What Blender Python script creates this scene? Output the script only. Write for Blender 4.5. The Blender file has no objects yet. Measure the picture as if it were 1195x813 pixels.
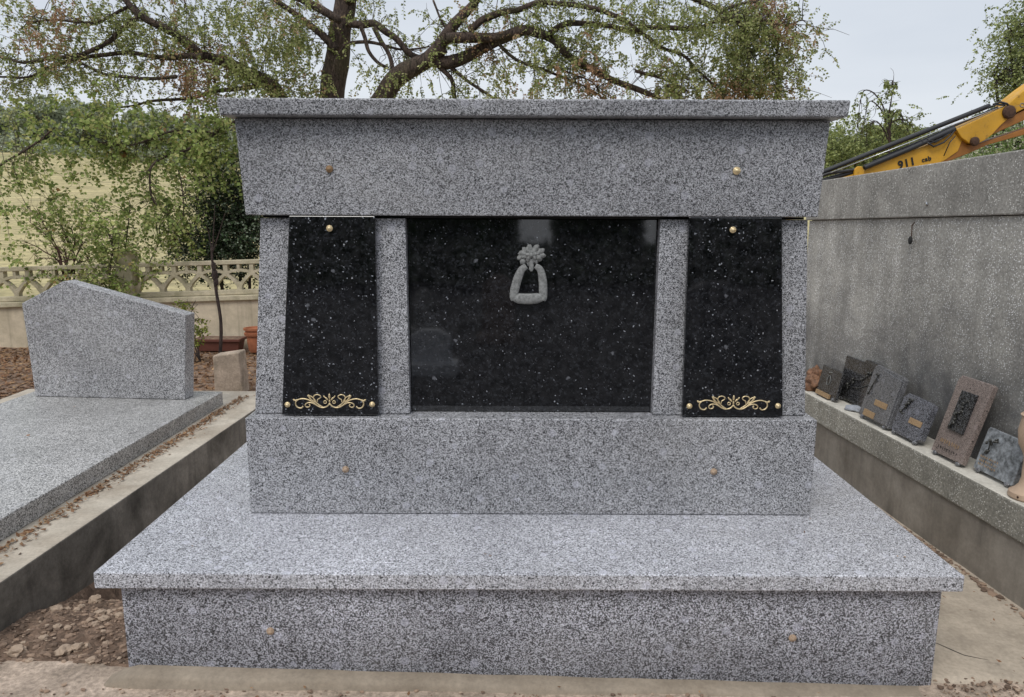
import bpy, bmesh, math, random
import numpy as np
from mathutils import Vector, Matrix, noise

random.seed(7); rng = np.random.default_rng(7)
scene = bpy.context.scene
col = scene.collection
PI = math.pi

# ------------------------------------------------------------------ camera
F = 865.0; PITCH = math.radians(10.25); CH = 1.40
cam_d = bpy.data.cameras.new("camera"); cam = bpy.data.objects.new("camera", cam_d); col.objects.link(cam)
cam_d.sensor_width = 36; cam_d.lens = 36 * F / 1195; cam_d.clip_start = 0.05; cam_d.clip_end = 3000
cam.matrix_world = (Matrix.Translation((0, 0, CH)) @ Matrix.Rotation(PI/2 - PITCH, 4, 'X')
                    @ Matrix.Rotation(math.radians(0.22), 4, 'Z'))
scene.camera = cam

def P(u, v, Y):
    "world point standing at depth Y for a direction measured on the survey photograph"
    x = (u - 597.5) / F; y = -(v - 406.5) / F
    dy = math.cos(PITCH) + math.sin(PITCH) * y; dz = -math.sin(PITCH) + math.cos(PITCH) * y
    t = Y / dy
    return Vector((x * t, Y, CH + dz * t))

# ------------------------------------------------------------------ object helpers
def root_loc(o):
    while o.parent: o = o.parent
    return Vector(o.location)

def link_mesh(name, me, mats, parent=None, loc=None):
    o = bpy.data.objects.new(name, me); col.objects.link(o)
    for m in (mats if isinstance(mats, (list, tuple)) else [mats]): me.materials.append(m)
    if parent:
        o.parent = parent
    elif loc is not None:
        o.location = loc
    return o

def tag(o, label=None, cat=None, group=None, kind=None):
    if label: o['label'] = label
    if cat: o['category'] = cat
    if group: o['group'] = group
    if kind: o['kind'] = kind
    return o

def thing(name, label, cat, loc, group=None):
    o = bpy.data.objects.new(name, None); col.objects.link(o); o.location = loc
    o.empty_display_size = 0.1
    return tag(o, label, cat, group)

class MB:
    def __init__(s): s.v = []; s.f = []; s.mi = []; s.cur = 0; s.smooth = False
    def add(s, vs, fs, mi=None):
        b = len(s.v); s.v += [Vector(v) for v in vs]
        for f in fs: s.f.append([b + i for i in f]); s.mi.append(s.cur if mi is None else mi)
    def hull8(s, c, bev=0.0, seg=2, mi=None):
        "c: 8 corners, bottom ring (4) then top ring (4)"
        fs = [(3,2,1,0),(4,5,6,7),(0,1,5,4),(1,2,6,5),(2,3,7,6),(3,0,4,7)]
        if bev <= 0: s.add(c, fs, mi); return
        bm = bmesh.new(); vs = [bm.verts.new(v) for v in c]
        for f in fs: bm.faces.new([vs[i] for i in f])
        bmesh.ops.bevel(bm, geom=list(bm.edges), offset=bev, segments=seg, profile=0.5, affect='EDGES')
        bm.verts.index_update()
        s.add([v.co.copy() for v in bm.verts], [[v.index for v in f.verts] for f in bm.faces], mi); bm.free()
    def box(s, x0, x1, y0, y1, z0, z1, bev=0.0, seg=2, mi=None):
        s.hull8([(x0,y0,z0),(x1,y0,z0),(x1,y1,z0),(x0,y1,z0),(x0,y0,z1),(x1,y0,z1),(x1,y1,z1),(x0,y1,z1)], bev, seg, mi)
    def obox(s, M, sx, sy, sz, bev=0.0, seg=2, mi=None):
        "box centred at M"
        c = [M @ Vector((a*sx/2, b*sy/2, d*sz/2)) for d in (-1,1) for a, b in ((-1,-1),(1,-1),(1,1),(-1,1))]
        s.hull8(c, bev, seg, mi)
    def prism(s, pts, d, bev=0.0, mi=None):
        "polygon pts (3D list) extruded by vector d"
        n = len(pts); d = Vector(d); pts = [Vector(p) for p in pts]
        fs = [list(range(n))[::-1], [n+i for i in range(n)]] + [(i,(i+1)%n,n+(i+1)%n,n+i) for i in range(n)]
        bm = bmesh.new(); vs = [bm.verts.new(v) for v in pts + [p + d for p in pts]]
        for f in fs: bm.faces.new([vs[i] for i in f])
        bmesh.ops.recalc_face_normals(bm, faces=bm.faces)
        if bev > 0: bmesh.ops.bevel(bm, geom=list(bm.edges), offset=bev, segments=2, profile=0.5, affect='EDGES')
        bm.verts.index_update()
        s.add([v.co.copy() for v in bm.verts], [[v.index for v in f.verts] for f in bm.faces], mi); bm.free()
    def tube(s, pts, rad, n=8, cap=True, squash=None, mi=None):
        pts = [Vector(p) for p in pts]
        if not hasattr(rad, '__len__'): rad = [rad]*len(pts)
        b = len(s.v); up = Vector((0.13, 0.21, 1)).normalized(); L = len(pts)
        for i, p in enumerate(pts):
            t = (pts[min(i+1, L-1)] - pts[max(i-1, 0)])
            t = t.normalized() if t.length > 1e-9 else Vector((0,0,1))
            a = t.cross(up)
            if a.length < 1e-3: a = t.cross(Vector((1,0,0)))
            a.normalize(); c = t.cross(a)
            for k in range(n):
                th = 2*PI*k/n
                q = (a*math.cos(th) + c*math.sin(th)) * rad[i]
                if squash: q = Vector((q.x*squash[0], q.y*squash[1], q.z*squash[2]))
                s.v.append(p + q)
        m = s.cur if mi is None else mi
        for i in range(L-1):
            for k in range(n):
                s.f.append([b+i*n+k, b+i*n+(k+1)%n, b+(i+1)*n+(k+1)%n, b+(i+1)*n+k]); s.mi.append(m)
        if cap:
            s.f.append([b+k for k in range(n)][::-1]); s.mi.append(m)
            s.f.append([b+(L-1)*n+k for k in range(n)]); s.mi.append(m)
    def lathe(s, prof, M, n=20, mi=None):
        "prof: list of (r, h) along local z"
        b = len(s.v); L = len(prof); m = s.cur if mi is None else mi
        for r, h in prof:
            for k in range(n):
                th = 2*PI*k/n; s.v.append(M @ Vector((r*math.cos(th), r*math.sin(th), h)))
        for i in range(L-1):
            for k in range(n):
                s.f.append([b+i*n+k, b+i*n+(k+1)%n, b+(i+1)*n+(k+1)%n, b+(i+1)*n+k]); s.mi.append(m)
        s.f.append([b+k for k in range(n)][::-1]); s.mi.append(m)
        s.f.append([b+(L-1)*n+k for k in range(n)]); s.mi.append(m)
    def blob(s, c, r, sub=2, amp=0.15, fr=2.0, seed=0, mi=None):
        bm = bmesh.new(); bmesh.ops.create_icosphere(bm, subdivisions=sub, radius=1)
        c = Vector(c); r = Vector(r) if hasattr(r, '__len__') else Vector((r,r,r))
        for v in bm.verts:
            k = 1 + amp*noise.noise(v.co*fr + Vector((seed*7.3, seed*3.1, 0)))*1.6
            v.co = Vector((v.co.x*r.x*k, v.co.y*r.y*k, v.co.z*r.z*k)) + c
        bm.verts.index_update()
        s.add([v.co.copy() for v in bm.verts], [[v.index for v in f.verts] for f in bm.faces], mi); bm.free()
    def build(s, name, mats, parent=None, smooth=False, loc=None):
        org = root_loc(parent) if parent else (Vector(loc) if loc is not None else Vector((0,0,0)))
        me = bpy.data.meshes.new(name)
        me.from_pydata([tuple(v - org) for v in s.v], [], s.f)
        me.polygons.foreach_set('material_index', s.mi)
        bm = bmesh.new(); bm.from_mesh(me); bmesh.ops.recalc_face_normals(bm, faces=bm.faces); bm.to_mesh(me); bm.free()
        if smooth:
            me.polygons.foreach_set('use_smooth', [True]*len(me.polygons))
            if smooth == 'auto':
                try: me.set_sharp_from_angle(angle=math.radians(38))
                except Exception: pass
        me.update()
        return link_mesh(name, me, mats, parent, org if not parent else None)

# ------------------------------------------------------------------ material helpers
class NT:
    def __init__(s, name):
        s.m = bpy.data.materials.new(name); s.m.use_nodes = True; s.t = s.m.node_tree
        s.n = s.t.nodes; s.l = s.t.links; s.n.clear()
        s.out = s.n.new('ShaderNodeOutputMaterial')
        s.b = s.n.new('ShaderNodeBsdfPrincipled'); s.l.new(s.b.outputs[0], s.out.inputs[0])
        s._oc = None
    def oc(s):
        if not s._oc: s._oc = s.n.new('ShaderNodeTexCoord')
        return s._oc.outputs['Object']
    def geo(s): return s.n.new('ShaderNodeNewGeometry')
    def set(s, **k):
        for a, v in k.items():
            i = s.b.inputs[a.replace('_', ' ')]
            if hasattr(v, 'is_linked'): s.l.new(v, i)
            else: i.default_value = v
    def noise(s, scale, detail=4, rough=0.55, dist=0.0, vec=None, out='Fac'):
        n = s.n.new('ShaderNodeTexNoise'); n.inputs['Scale'].default_value = scale; n.inputs['Detail'].default_value = detail
        n.inputs['Roughness'].default_value = rough; n.inputs['Distortion'].default_value = dist
        s.l.new(vec or s.oc(), n.inputs['Vector']); return n.outputs[out]
    def vor(s, scale, feat='F1', vec=None, out='Color', rnd=1.0):
        n = s.n.new('ShaderNodeTexVoronoi'); n.feature = feat; n.inputs['Scale'].default_value = scale
        n.inputs['Randomness'].default_value = rnd
        s.l.new(vec or s.oc(), n.inputs['Vector']); return n.outputs[out]
    def map(s, scale=(1,1,1), vec=None, rot=(0,0,0)):
        n = s.n.new('ShaderNodeMapping'); n.inputs['Scale'].default_value = scale; n.inputs['Rotation'].default_value = rot
        s.l.new(vec or s.oc(), n.inputs['Vector']); return n.outputs[0]
    def warp(s, amount, scale):
        a = s.n.new('ShaderNodeVectorMath'); a.operation = 'MULTIPLY_ADD'
        s.l.new(s.noise(scale, 2, out='Color'), a.inputs[0]); a.inputs[1].default_value = (amount,)*3
        s.l.new(s.oc(), a.inputs[2]); return a.outputs[0]
    def ramp(s, fac, stops, interp='LINEAR'):
        n = s.n.new('ShaderNodeValToRGB'); r = n.color_ramp; r.interpolation = interp
        while len(r.elements) > len(stops): r.elements.remove(r.elements[-1])
        while len(r.elements) < len(stops): r.elements.new(0.5)
        for e, (p, c) in zip(r.elements, stops):
            e.position = p
            e.color = (c, c, c, 1) if not hasattr(c, '__len__') else (c[0], c[1], c[2], 1)
        s.l.new(fac, n.inputs[0]); return n.outputs[0]
    def mix(s, fac, a, b, mode='MIX'):
        n = s.n.new('ShaderNodeMix'); n.data_type = 'RGBA'; n.blend_type = mode
        for k, v in ((0, fac), (6, a), (7, b)):
            if hasattr(v, 'is_linked'): s.l.new(v, n.inputs[k])
            elif k == 0: n.inputs[0].default_value = v
            else: n.inputs[k].default_value = (v[0], v[1], v[2], 1) if hasattr(v, '__len__') else (v, v, v, 1)
        return n.outputs[2]
    def math(s, op, a, b=None, c=None, clamp=False):
        n = s.n.new('ShaderNodeMath'); n.operation = op; n.use_clamp = clamp
        for k, v in enumerate((a, b, c)):
            if v is None: continue
            if hasattr(v, 'is_linked'): s.l.new(v, n.inputs[k])
            else: n.inputs[k].default_value = v
        return n.outputs[0]
    def sep(s, vec=None):
        n = s.n.new('ShaderNodeSeparateXYZ'); s.l.new(vec or s.oc(), n.inputs[0]); return n.outputs
    def bump(s, h, strength=0.3, dist=0.01):
        n = s.n.new('ShaderNodeBump'); n.inputs['Strength'].default_value = strength; n.inputs['Distance'].default_value = dist
        s.l.new(h, n.inputs['Height']); s.l.new(n.outputs[0], s.b.inputs['Normal'])

def granite(name, cell=120, dark=0.28, gain=1.0, rough=0.3, tint=(0.975, 0.982, 1.035), contrast=1.0, foot_tone=None):
    t = NT(name)
    w = t.warp(0.003, 160)
    c1 = t.vor(cell, vec=w, out='Color'); r1 = t.sep(c1)[0]
    mid = 0.25 / contrast**0.5
    g = [0.025 / contrast, mid*0.5, mid, 0.46, 0.68]
    g = [x*gain for x in g]
    grains = t.ramp(r1, [(0.0, g[0]), (dark, g[1]), (dark+0.10, g[2]), (0.62, g[3]), (0.92, g[4])])
    fine = t.ramp(t.sep(t.vor(cell*1.7, vec=w, out='Color'))[1], [(0.0, 0.5), (0.3, 0.85), (1.0, 1.18)])
    c = t.mix(0.8, grains, fine, 'MULTIPLY')
    soft = t.ramp(t.noise(38, 5, 0.7), [(0.3, 0.78), (0.7, 1.2)])
    c = t.mix(0.6, c, soft, 'MULTIPLY')
    big = t.ramp(t.noise(2.6, 4, 0.6), [(0.3, 0.80), (0.72, 1.13)])
    c = t.mix(1.0, c, big, 'MULTIPLY')
    # scattered black biotite flecks and pale feldspar crystals
    fl = t.sep(t.vor(62, vec=w, out='Color'))[2]
    fd = t.vor(62, vec=w, out='Distance')
    blk = t.math('MULTIPLY', t.math('GREATER_THAN', fl, 0.88), t.math('LESS_THAN', fd, 0.24))
    c = t.mix(t.math('MULTIPLY', blk, 0.85), c, (0.03, 0.03, 0.035))
    fl2 = t.sep(t.vor(24, vec=w, out='Color'))[0]; fd2 = t.vor(24, vec=w, out='Distance')
    wht = t.math('MULTIPLY', t.math('GREATER_THAN', fl2, 0.86), t.math('LESS_THAN', fd2, 0.33))
    c = t.mix(t.math('MULTIPLY', wht, 0.35), c, (0.62*gain, 0.62*gain, 0.66*gain))
    c = t.mix(1.0, c, tint, 'MULTIPLY')
    dust = t.ramp(t.noise(1.3, 6, 0.7, 0.8), [(0.52, 0.0), (0.75, 0.22)]); c = t.mix(dust, c, (0.40, 0.385, 0.36))
    if foot_tone:
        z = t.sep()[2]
        f = t.ramp(t.math('ADD', z, t.math('MULTIPLY', t.noise(6, 4, 0.6), 0.12)), [(foot_tone[0], foot_tone[2]), (foot_tone[1], 1.0)])  # grain colour gets darker toward the bottom of the block
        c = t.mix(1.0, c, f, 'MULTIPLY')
    t.set(Base_Color=c, Roughness=t.ramp(t.noise(25, 3), [(0.3, rough*0.8), (0.7, rough*1.35)]))
    t.b.inputs['Specular IOR Level'].default_value = 0.45
    t.bump(r1, 0.05, 0.001)
    return t.m

def plain(name, c, rough=0.6, metal=0.0, var=0.15, scale=12, bump=0.0, bs=60):
    t = NT(name)
    cc = t.mix(1.0, (c[0], c[1], c[2]), t.ramp(t.noise(scale, 5, 0.6), [(0.28, 1-var), (0.72, 1+var)]), 'MULTIPLY')
    t.set(Base_Color=cc, Roughness=rough, Metallic=metal)
    if bump: t.bump(t.noise(bs, 4), bump, 0.004)
    return t.m

def concrete(name, base, stain, scale=3.0, amt=0.6, speck=0.15, rough=0.9, streak=False, bump=0.35, dark_low=None):
    t = NT(name)
    c = t.mix(t.ramp(t.noise(scale, 6, 0.62, 0.4), [(0.36, 0.0), (0.68, amt)]), base, stain)
    if streak:
        sv = t.map((14, 14, 0.9))
        c = t.mix(t.ramp(t.noise(1.0, 4, 0.6, vec=sv), [(0.5, 0.0), (0.8, 0.55)]), c, [x*0.45 for x in stain])
    c = t.mix(1.0, c, t.ramp(t.noise(70, 6, 0.75), [(0.25, 1-speck*2), (0.75, 1+speck*2)]), 'MULTIPLY')
    c = t.mix(1.0, c, t.ramp(t.noise(11, 4, 0.6), [(0.3, 0.85), (0.7, 1.12)]), 'MULTIPLY')
    t.set(Base_Color=c, Roughness=rough)
    t.bump(t.noise(90, 6, 0.7), bump, 0.004)
    return t.m

def aggregate(name, base, peb, cell=95, gate=0.45, stain=(0.05, 0.052, 0.055), zs=None, amt=0.75):
    t = NT(name)
    w = t.warp(0.008, 60)
    cc = t.sep(t.vor(cell, vec=w, out='Color')); d = t.vor(cell, vec=w, out='Distance')
    m = t.math('MULTIPLY', t.ramp(cc[0], [(gate, 0.0), (gate+0.1, 1.0)]), t.ramp(d, [(0.22, 1.0), (0.42, 0.0)]))
    pc = t.mix(cc[1], [x*0.72 for x in peb], [min(1, x*1.25) for x in peb])
    bs = t.mix(1.0, base, t.ramp(t.noise(85, 8, 0.85), [(0.34, 0.45), (0.66, 1.45)]), 'MULTIPLY')
    bs = t.mix(1.0, bs, t.ramp(t.noise(7, 6, 0.7), [(0.3, 0.78), (0.7, 1.16)]), 'MULTIPLY')
    c = t.mix(m, bs, pc)
    c = t.mix(1.0, c, t.ramp(t.noise(1.7, 5, 0.6, 0.3), [(0.34, 0.78), (0.68, 1.12)]), 'MULTIPLY')
    if zs:
        z = t.sep()[2]
        f = t.math('ADD', z, t.math('MULTIPLY', t.math('SUBTRACT', t.noise(2.6, 5, 0.65, 0.6), 0.5), 1.3))
        st = t.ramp(f, [(zs[0], amt), (zs[1], 0.0)])
        c = t.mix(st, c, stain)
    sv = t.map((7, 7, 0.8)); c = t.mix(1.0, c, t.ramp(t.noise(1.0, 5, 0.65, vec=sv), [(0.34, 0.88), (0.62, 1.06)]), 'MULTIPLY')
    t.set(Base_Color=c, Roughness=0.88)
    t.bump(m, 0.4, 0.003)
    return t.m

def leafmat(name, cols, brown=None, scale=0.9, trans=0.35, thr=0.62):
    t = NT(name); g = t.geo()
    r = g.outputs['Random Per Island']
    st = [(i/(len(cols)-1), c) for i, c in enumerate(cols)]
    c = t.ramp(r, st)
    if brown:
        n = t.math('ADD', t.noise(scale, 3, 0.6), t.math('MULTIPLY', t.math('SUBTRACT', r, 0.5), 0.12))
        c = t.mix(t.ramp(n, [(thr, 0.0), (thr+0.07, 0.85)]), c, brown)
    c = t.mix(1.0, c, t.ramp(t.noise(2.2, 3), [(0.3, 0.7), (0.7, 1.25)]), 'MULTIPLY')
    t.set(Base_Color=c, Roughness=0.6); t.b.inputs['Specular IOR Level'].default_value = 0.25
    tr = t.n.new('ShaderNodeBsdfTranslucent'); t.l.new(c, tr.inputs[0])
    mx = t.n.new('ShaderNodeMixShader'); mx.inputs[0].default_value = trans
    t.l.new(t.b.outputs[0], mx.inputs[1]); t.l.new(tr.outputs[0], mx.inputs[2]); t.l.new(mx.outputs[0], t.out.inputs[0])
    return t.m

def bark(name, c1=(0.018, 0.013, 0.011), c2=(0.15, 0.105, 0.08), moss=0.45):
    t = NT(name)
    v = t.map((13, 13, 4.0))
    n = t.noise(3.0, 6, 0.7, 0.6, vec=v)
    c = t.ramp(n, [(0.35, c1), (0.62, c2)])
    c = t.mix(t.ramp(t.noise(2.3, 4), [(0.52, 0.0), (0.72, moss)]), c, (0.10, 0.10, 0.035))
    t.set(Base_Color=c, Roughness=0.95); t.bump(n, 1.0, 0.05)
    return t.m

M = {}
M['granite'] = granite('granite_polished', 380, dark=0.26, gain=1.0, rough=0.26)
M['granite_face'] = granite('granite_face', 380, dark=0.26, gain=0.86, rough=0.32)
M['granite_base'] = granite('granite_base_front', 360, dark=0.36, gain=1.15, rough=0.35, contrast=1.8, tint=(0.95, 0.97, 1.08), foot_tone=(0.0, 0.30, 0.48))
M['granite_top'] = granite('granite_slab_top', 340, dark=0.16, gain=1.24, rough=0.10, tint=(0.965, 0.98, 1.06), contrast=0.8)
M['granite_old'] = granite('granite_neighbour', 330, dark=0.3, gain=1.0, rough=0.38, tint=(1.0, 1.0, 1.03))
M['granite_oldslab'] = granite('granite_neighbour_slab', 250, dark=0.18, gain=0.92, rough=0.33, tint=(1.01, 1.0, 0.98))

def black_granite():
    t = NT('black_labrador_granite')
    w = t.warp(0.012, 110)
    c = t.mix(t.ramp(t.noise(30, 5, 0.7), [(0.35, 0.0), (0.75, 1.0)]), (0.002, 0.002, 0.0025), (0.022, 0.022, 0.024))
    cl = t.ramp(t.sep(t.vor(150, vec=w, out='Color'))[0], [(0.70, 0.0), (0.95, 1.0)])
    c = t.mix(t.math('MULTIPLY', cl, 0.5), c, (0.042, 0.045, 0.052))
    clu = t.ramp(t.noise(5.5, 3, 0.6), [(0.40, -0.03), (0.66, 0.045)])
    for sc, g, dd, colr in ((150, 0.93, 0.36, (0.10, 0.105, 0.115)), (110, 0.970, 0.32, (0.36, 0.38, 0.42)), (60, 0.978, 0.26, (0.55, 0.56, 0.59)), (30, 0.985, 0.18, (0.30, 0.31, 0.34)), (16, 0.975, 0.13, (0.13, 0.135, 0.15))):
        f = t.math('ADD', t.sep(t.vor(sc, vec=w, out='Color'))[1], clu); d = t.vor(sc, vec=w, out='Distance')
        k = t.math('MULTIPLY', t.math('GREATER_THAN', f, g + 0.01), t.ramp(d, [(dd*0.55, 1.0), (dd, 0.0)]))
        c = t.mix(k, c, colr)
    t.set(Base_Color=c, Roughness=0.04); t.b.inputs['Specular IOR Level'].default_value = 0.95
    return t.m
M['black'] = black_granite()
M['gold'] = plain('gilded_brass', (0.78, 0.63, 0.38), 0.38, 0.6, 0.25, 200)
M['brass_dull'] = plain('weathered_brass', (0.34, 0.22, 0.12), 0.7, 0.3, 0.3, 200)
M['stone_cap'] = plain('tan_resin_cap', (0.42, 0.31, 0.22), 0.75, 0.0, 0.35, 150)
M['cast'] = plain('cast_stone_grey', (0.24, 0.245, 0.24), 0.7, 0.0, 0.45, 130, 0.6, 320)
M['joint'] = plain('dark_joint', (0.02, 0.02, 0.02), 0.9)
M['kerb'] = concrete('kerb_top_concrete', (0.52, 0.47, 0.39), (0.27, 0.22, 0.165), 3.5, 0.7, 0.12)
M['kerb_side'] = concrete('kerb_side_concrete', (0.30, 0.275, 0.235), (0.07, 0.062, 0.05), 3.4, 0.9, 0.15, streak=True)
M['vault_low'] = concrete('vault_smooth_concrete', (0.31, 0.28, 0.24), (0.15, 0.13, 0.105), 2.8, 0.9, 0.08, streak=True, bump=0.15)
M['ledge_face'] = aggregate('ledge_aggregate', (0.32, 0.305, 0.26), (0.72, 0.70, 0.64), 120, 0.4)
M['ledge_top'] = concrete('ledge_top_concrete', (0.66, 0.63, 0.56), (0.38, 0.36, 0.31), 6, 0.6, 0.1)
M['wall_agg'] = aggregate('wall_aggregate', (0.42, 0.405, 0.37), (0.95, 0.94, 0.91), 118, 0.34, stain=(0.085, 0.085, 0.088), zs=(0.44, 1.10), amt=0.85)
M['coping'] = aggregate('coping_aggregate', (0.36, 0.345, 0.315), (0.68, 0.67, 0.63), 110, 0.5)
M['floor'] = concrete('right_floor_concrete', (0.50, 0.43, 0.345), (0.32, 0.27, 0.21), 3.2, 0.8, 0.12)
M['footing'] = concrete('footing_mortar', (0.32, 0.27, 0.21), (0.22, 0.18, 0.135), 5, 0.8, 0.1, bump=0.25)
M['path'] = concrete('front_path_concrete', (0.50, 0.40, 0.32), (0.27, 0.215, 0.165), 7, 0.95, 0.3, bump=0.7)
M['bark'] = bark('tree_bark'); M['bark_dark'] = bark('dark_bark', (0.03, 0.022, 0.02), (0.09, 0.06, 0.05), 0.1)
M['leaf'] = leafmat('acacia_leaves', [(0.15, 0.18, 0.06), (0.28, 0.33, 0.11), (0.42, 0.46, 0.18), (0.58, 0.57, 0.30)], (0.40, 0.22, 0.15), 1.1, thr=0.55, trans=0.45)
M['leaf_hang'] = leafmat('hanging_leaves', [(0.13, 0.18, 0.05), (0.27, 0.35, 0.10), (0.42, 0.50, 0.17), (0.58, 0.55, 0.24)], (0.36, 0.16, 0.07), 2.0, thr=0.66, trans=0.45)
M['leaf_dark'] = leafmat('dark_shrub_leaves', [(0.012, 0.024, 0.012), (0.03, 0.055, 0.022), (0.06, 0.10, 0.04), (0.30, 0.34, 0.26)], trans=0.12)
M['leaf_shrub'] = leafmat('shrub_leaves', [(0.13, 0.17, 0.06), (0.28, 0.33, 0.12), (0.44, 0.48, 0.20)], trans=0.3)
M['leaf_far_haze'] = leafmat('far_leaves_hazed', [(0.24, 0.28, 0.20), (0.33, 0.37, 0.25), (0.43, 0.46, 0.33)], trans=0.2)  # distance haze put into these pale grey-green leaf colours
M['leaf_yel'] = leafmat('yellow_leaves', [(0.14, 0.20, 0.04), (0.32, 0.33, 0.06)], trans=0.3)
M['dead'] = leafmat('dead_leaves', [(0.12, 0.06, 0.03), (0.24, 0.13, 0.07), (0.34, 0.22, 0.12)], trans=0.1)
M['stone'] = plain('pale_limestone', (0.38, 0.29, 0.215), 0.9, 0, 0.25, 40, 0.6, 120)
def pebble_mat():
    t = NT('mixed_pebbles'); r = t.geo().outputs['Random Per Island']
    c = t.ramp(r, [(0, (0.09, 0.06, 0.042)), (0.5, (0.24, 0.17, 0.125)), (0.85, (0.32, 0.225, 0.16)), (1, (0.42, 0.33, 0.25))])
    t.set(Base_Color=c, Roughness=0.95); t.bump(t.noise(140, 4), 0.4, 0.003); return t.m
M['pebble'] = pebble_mat()
def soil():
    t = NT('brown_gravel_soil')
    c = t.ramp(t.noise(14, 8, 0.75), [(0.3, (0.11, 0.07, 0.048)), (0.55, (0.25, 0.17, 0.12)), (0.75, (0.38, 0.28, 0.205))])
    d = t.vor(70, out='Color'); c = t.mix(0.7, c, t.ramp(t.sep(d)[0], [(0, 0.55), (1, 1.6)]), 'MULTIPLY')
    c = t.mix(1.0, c, t.ramp(t.noise(2, 4), [(0.3, 0.75), (0.7, 1.2)]), 'MULTIPLY')
    t.set(Base_Color=c, Roughness=1.0); t.bump(t.noise(60, 8, 0.8), 0.9, 0.015); return t.m
M['soil'] = soil()
def field():
    t = NT('golden_stubble_field')
    a = t.noise(0.09, 6, 0.6)
    c = t.ramp(a, [(0.3, (0.37, 0.325, 0.15)), (0.55, (0.50, 0.425, 0.22)), (0.72, (0.30, 0.29, 0.13))])
    v = t.map((0.12, 1.1, 0.12), rot=(0, 0, 0.12))
    c = t.mix(1.0, c, t.ramp(t.noise(1.2, 5, 0.6, vec=v), [(0.3, 0.62), (0.7, 1.2)]), 'MULTIPLY')
    c = t.mix(1.0, c, t.ramp(t.noise(3.2, 8, 0.85), [(0.34, 0.5), (0.66, 1.3)]), 'MULTIPLY')
    g = t.ramp(t.sep()[1], [(0.0, 1.0), (1.0, 0.0)])
    t.set(Base_Color=c, Roughness=1.0); return t.m
M['field'] = field()
M['cream'] = concrete('cream_render', (0.66, 0.56, 0.42), (0.42, 0.36, 0.25), 1.6, 0.75, 0.05, streak=True, bump=0.1)
M['lattice'] = concrete('weathered_lattice', (0.56, 0.49, 0.36), (0.30, 0.275, 0.165), 4, 0.85, 0.12)
M['terra'] = plain('terracotta', (0.36, 0.13, 0.06), 0.8, 0, 0.25, 15)
M['terra_dark'] = plain('brown_plastic', (0.13, 0.045, 0.03), 0.6, 0, 0.15, 15)
def machine_paint(name, c):
    t = NT(name)
    a = t.mix(1.0, c, t.ramp(t.noise(2.5, 5, 0.6), [(0.3, 0.78), (0.7, 1.12)]), 'MULTIPLY')
    a = t.mix(t.ramp(t.noise(9, 8, 0.8), [(0.56, 0.0), (0.70, 0.75)]), a, (0.10, 0.055, 0.02))
    a = t.mix(t.ramp(t.noise(1.0, 6, 0.7, vec=t.map((3, 3, 26))), [(0.60, 0.0), (0.72, 0.35)]), a, (0.42, 0.35, 0.25))
    t.set(Base_Color=a, Roughness=t.ramp(t.noise(12, 4), [(0.3, 0.35), (0.7, 0.75)])); return t.m
M['yellow'] = machine_paint('machine_yellow', (0.60, 0.32, 0.022))
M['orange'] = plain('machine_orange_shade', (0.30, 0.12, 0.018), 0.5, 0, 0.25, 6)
M['rubber'] = plain('black_rubber', (0.018, 0.019, 0.022), 0.4, 0, 0.2, 20)
M['chrome'] = plain('steel_rod', (0.55, 0.56, 0.58), 0.25, 0.9, 0.1, 20)
M['rust'] = plain('rusty_pin', (0.075, 0.04, 0.025), 0.8, 0.2, 0.4, 40)
M['pvc'] = plain('cream_pvc', (0.60, 0.57, 0.48), 0.5, 0, 0.1, 10)

# ------------------------------------------------------------------ world and sun
w = bpy.data.worlds.new("World"); scene.world = w; w.use_nodes = True
nt = w.node_tree; nt.nodes.clear()
out = nt.nodes.new('ShaderNodeOutputWorld'); bg = nt.nodes.new('ShaderNodeBackground'); bg.inputs[1].default_value = 0.108
sky = nt.nodes.new('ShaderNodeTexSky'); sky.sky_type = 'NISHITA'; sky.sun_disc = False
SE, SR = math.radians(52), math.radians(205)
sky.sun_elevation = SE; sky.sun_rotation = SR; sky.air_density = 1.5; sky.dust_density = 3
tc = nt.nodes.new('ShaderNodeTexCoord')
mp = nt.nodes.new('ShaderNodeMapping'); mp.inputs['Scale'].default_value = (1.0, 1.0, 4.0)
cn = nt.nodes.new('ShaderNodeTexNoise'); cn.inputs['Scale'].default_value = 2.2; cn.inputs['Detail'].default_value = 5; cn.inputs['Roughness'].default_value = 0.5
cr = nt.nodes.new('ShaderNodeValToRGB')
cr.color_ramp.elements[0].position = 0.3; cr.color_ramp.elements[0].color = (0.88, 0.90, 0.93, 1)
cr.color_ramp.elements[1].position = 0.7; cr.color_ramp.elements[1].color = (1.05, 1.05, 1.05, 1)
sx = nt.nodes.new('ShaderNodeSeparateXYZ')
zr = nt.nodes.new('ShaderNodeValToRGB')
E_ = zr.color_ramp.elements
E_[0].position = 0.0; E_[0].color = (0.80, 0.83, 0.875, 1)
E_[1].position = 1.0; E_[1].color = (1.0, 1.0, 1.0, 1)
for p_, c_ in ((0.13, (0.76, 0.795, 0.85)), (0.32, (0.60, 0.645, 0.715)), (0.55, (0.85, 0.9, 1.0))):
    e = zr.color_ramp.elements.new(p_); e.color = (*c_, 1)
mul = nt.nodes.new('ShaderNodeMix'); mul.data_type = 'RGBA'; mul.blend_type = 'MULTIPLY'; mul.inputs[0].default_value = 1
sc10 = nt.nodes.new('ShaderNodeVectorMath'); sc10.operation = 'SCALE'; sc10.inputs['Scale'].default_value = 10.0
mx = nt.nodes.new('ShaderNodeMix'); mx.data_type = 'RGBA'; mx.inputs[0].default_value = 0.9
L = nt.links.new
L(tc.outputs['Generated'], mp.inputs[0]); L(mp.outputs[0], cn.inputs[0]); L(cn.outputs[0], cr.inputs[0])
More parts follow.
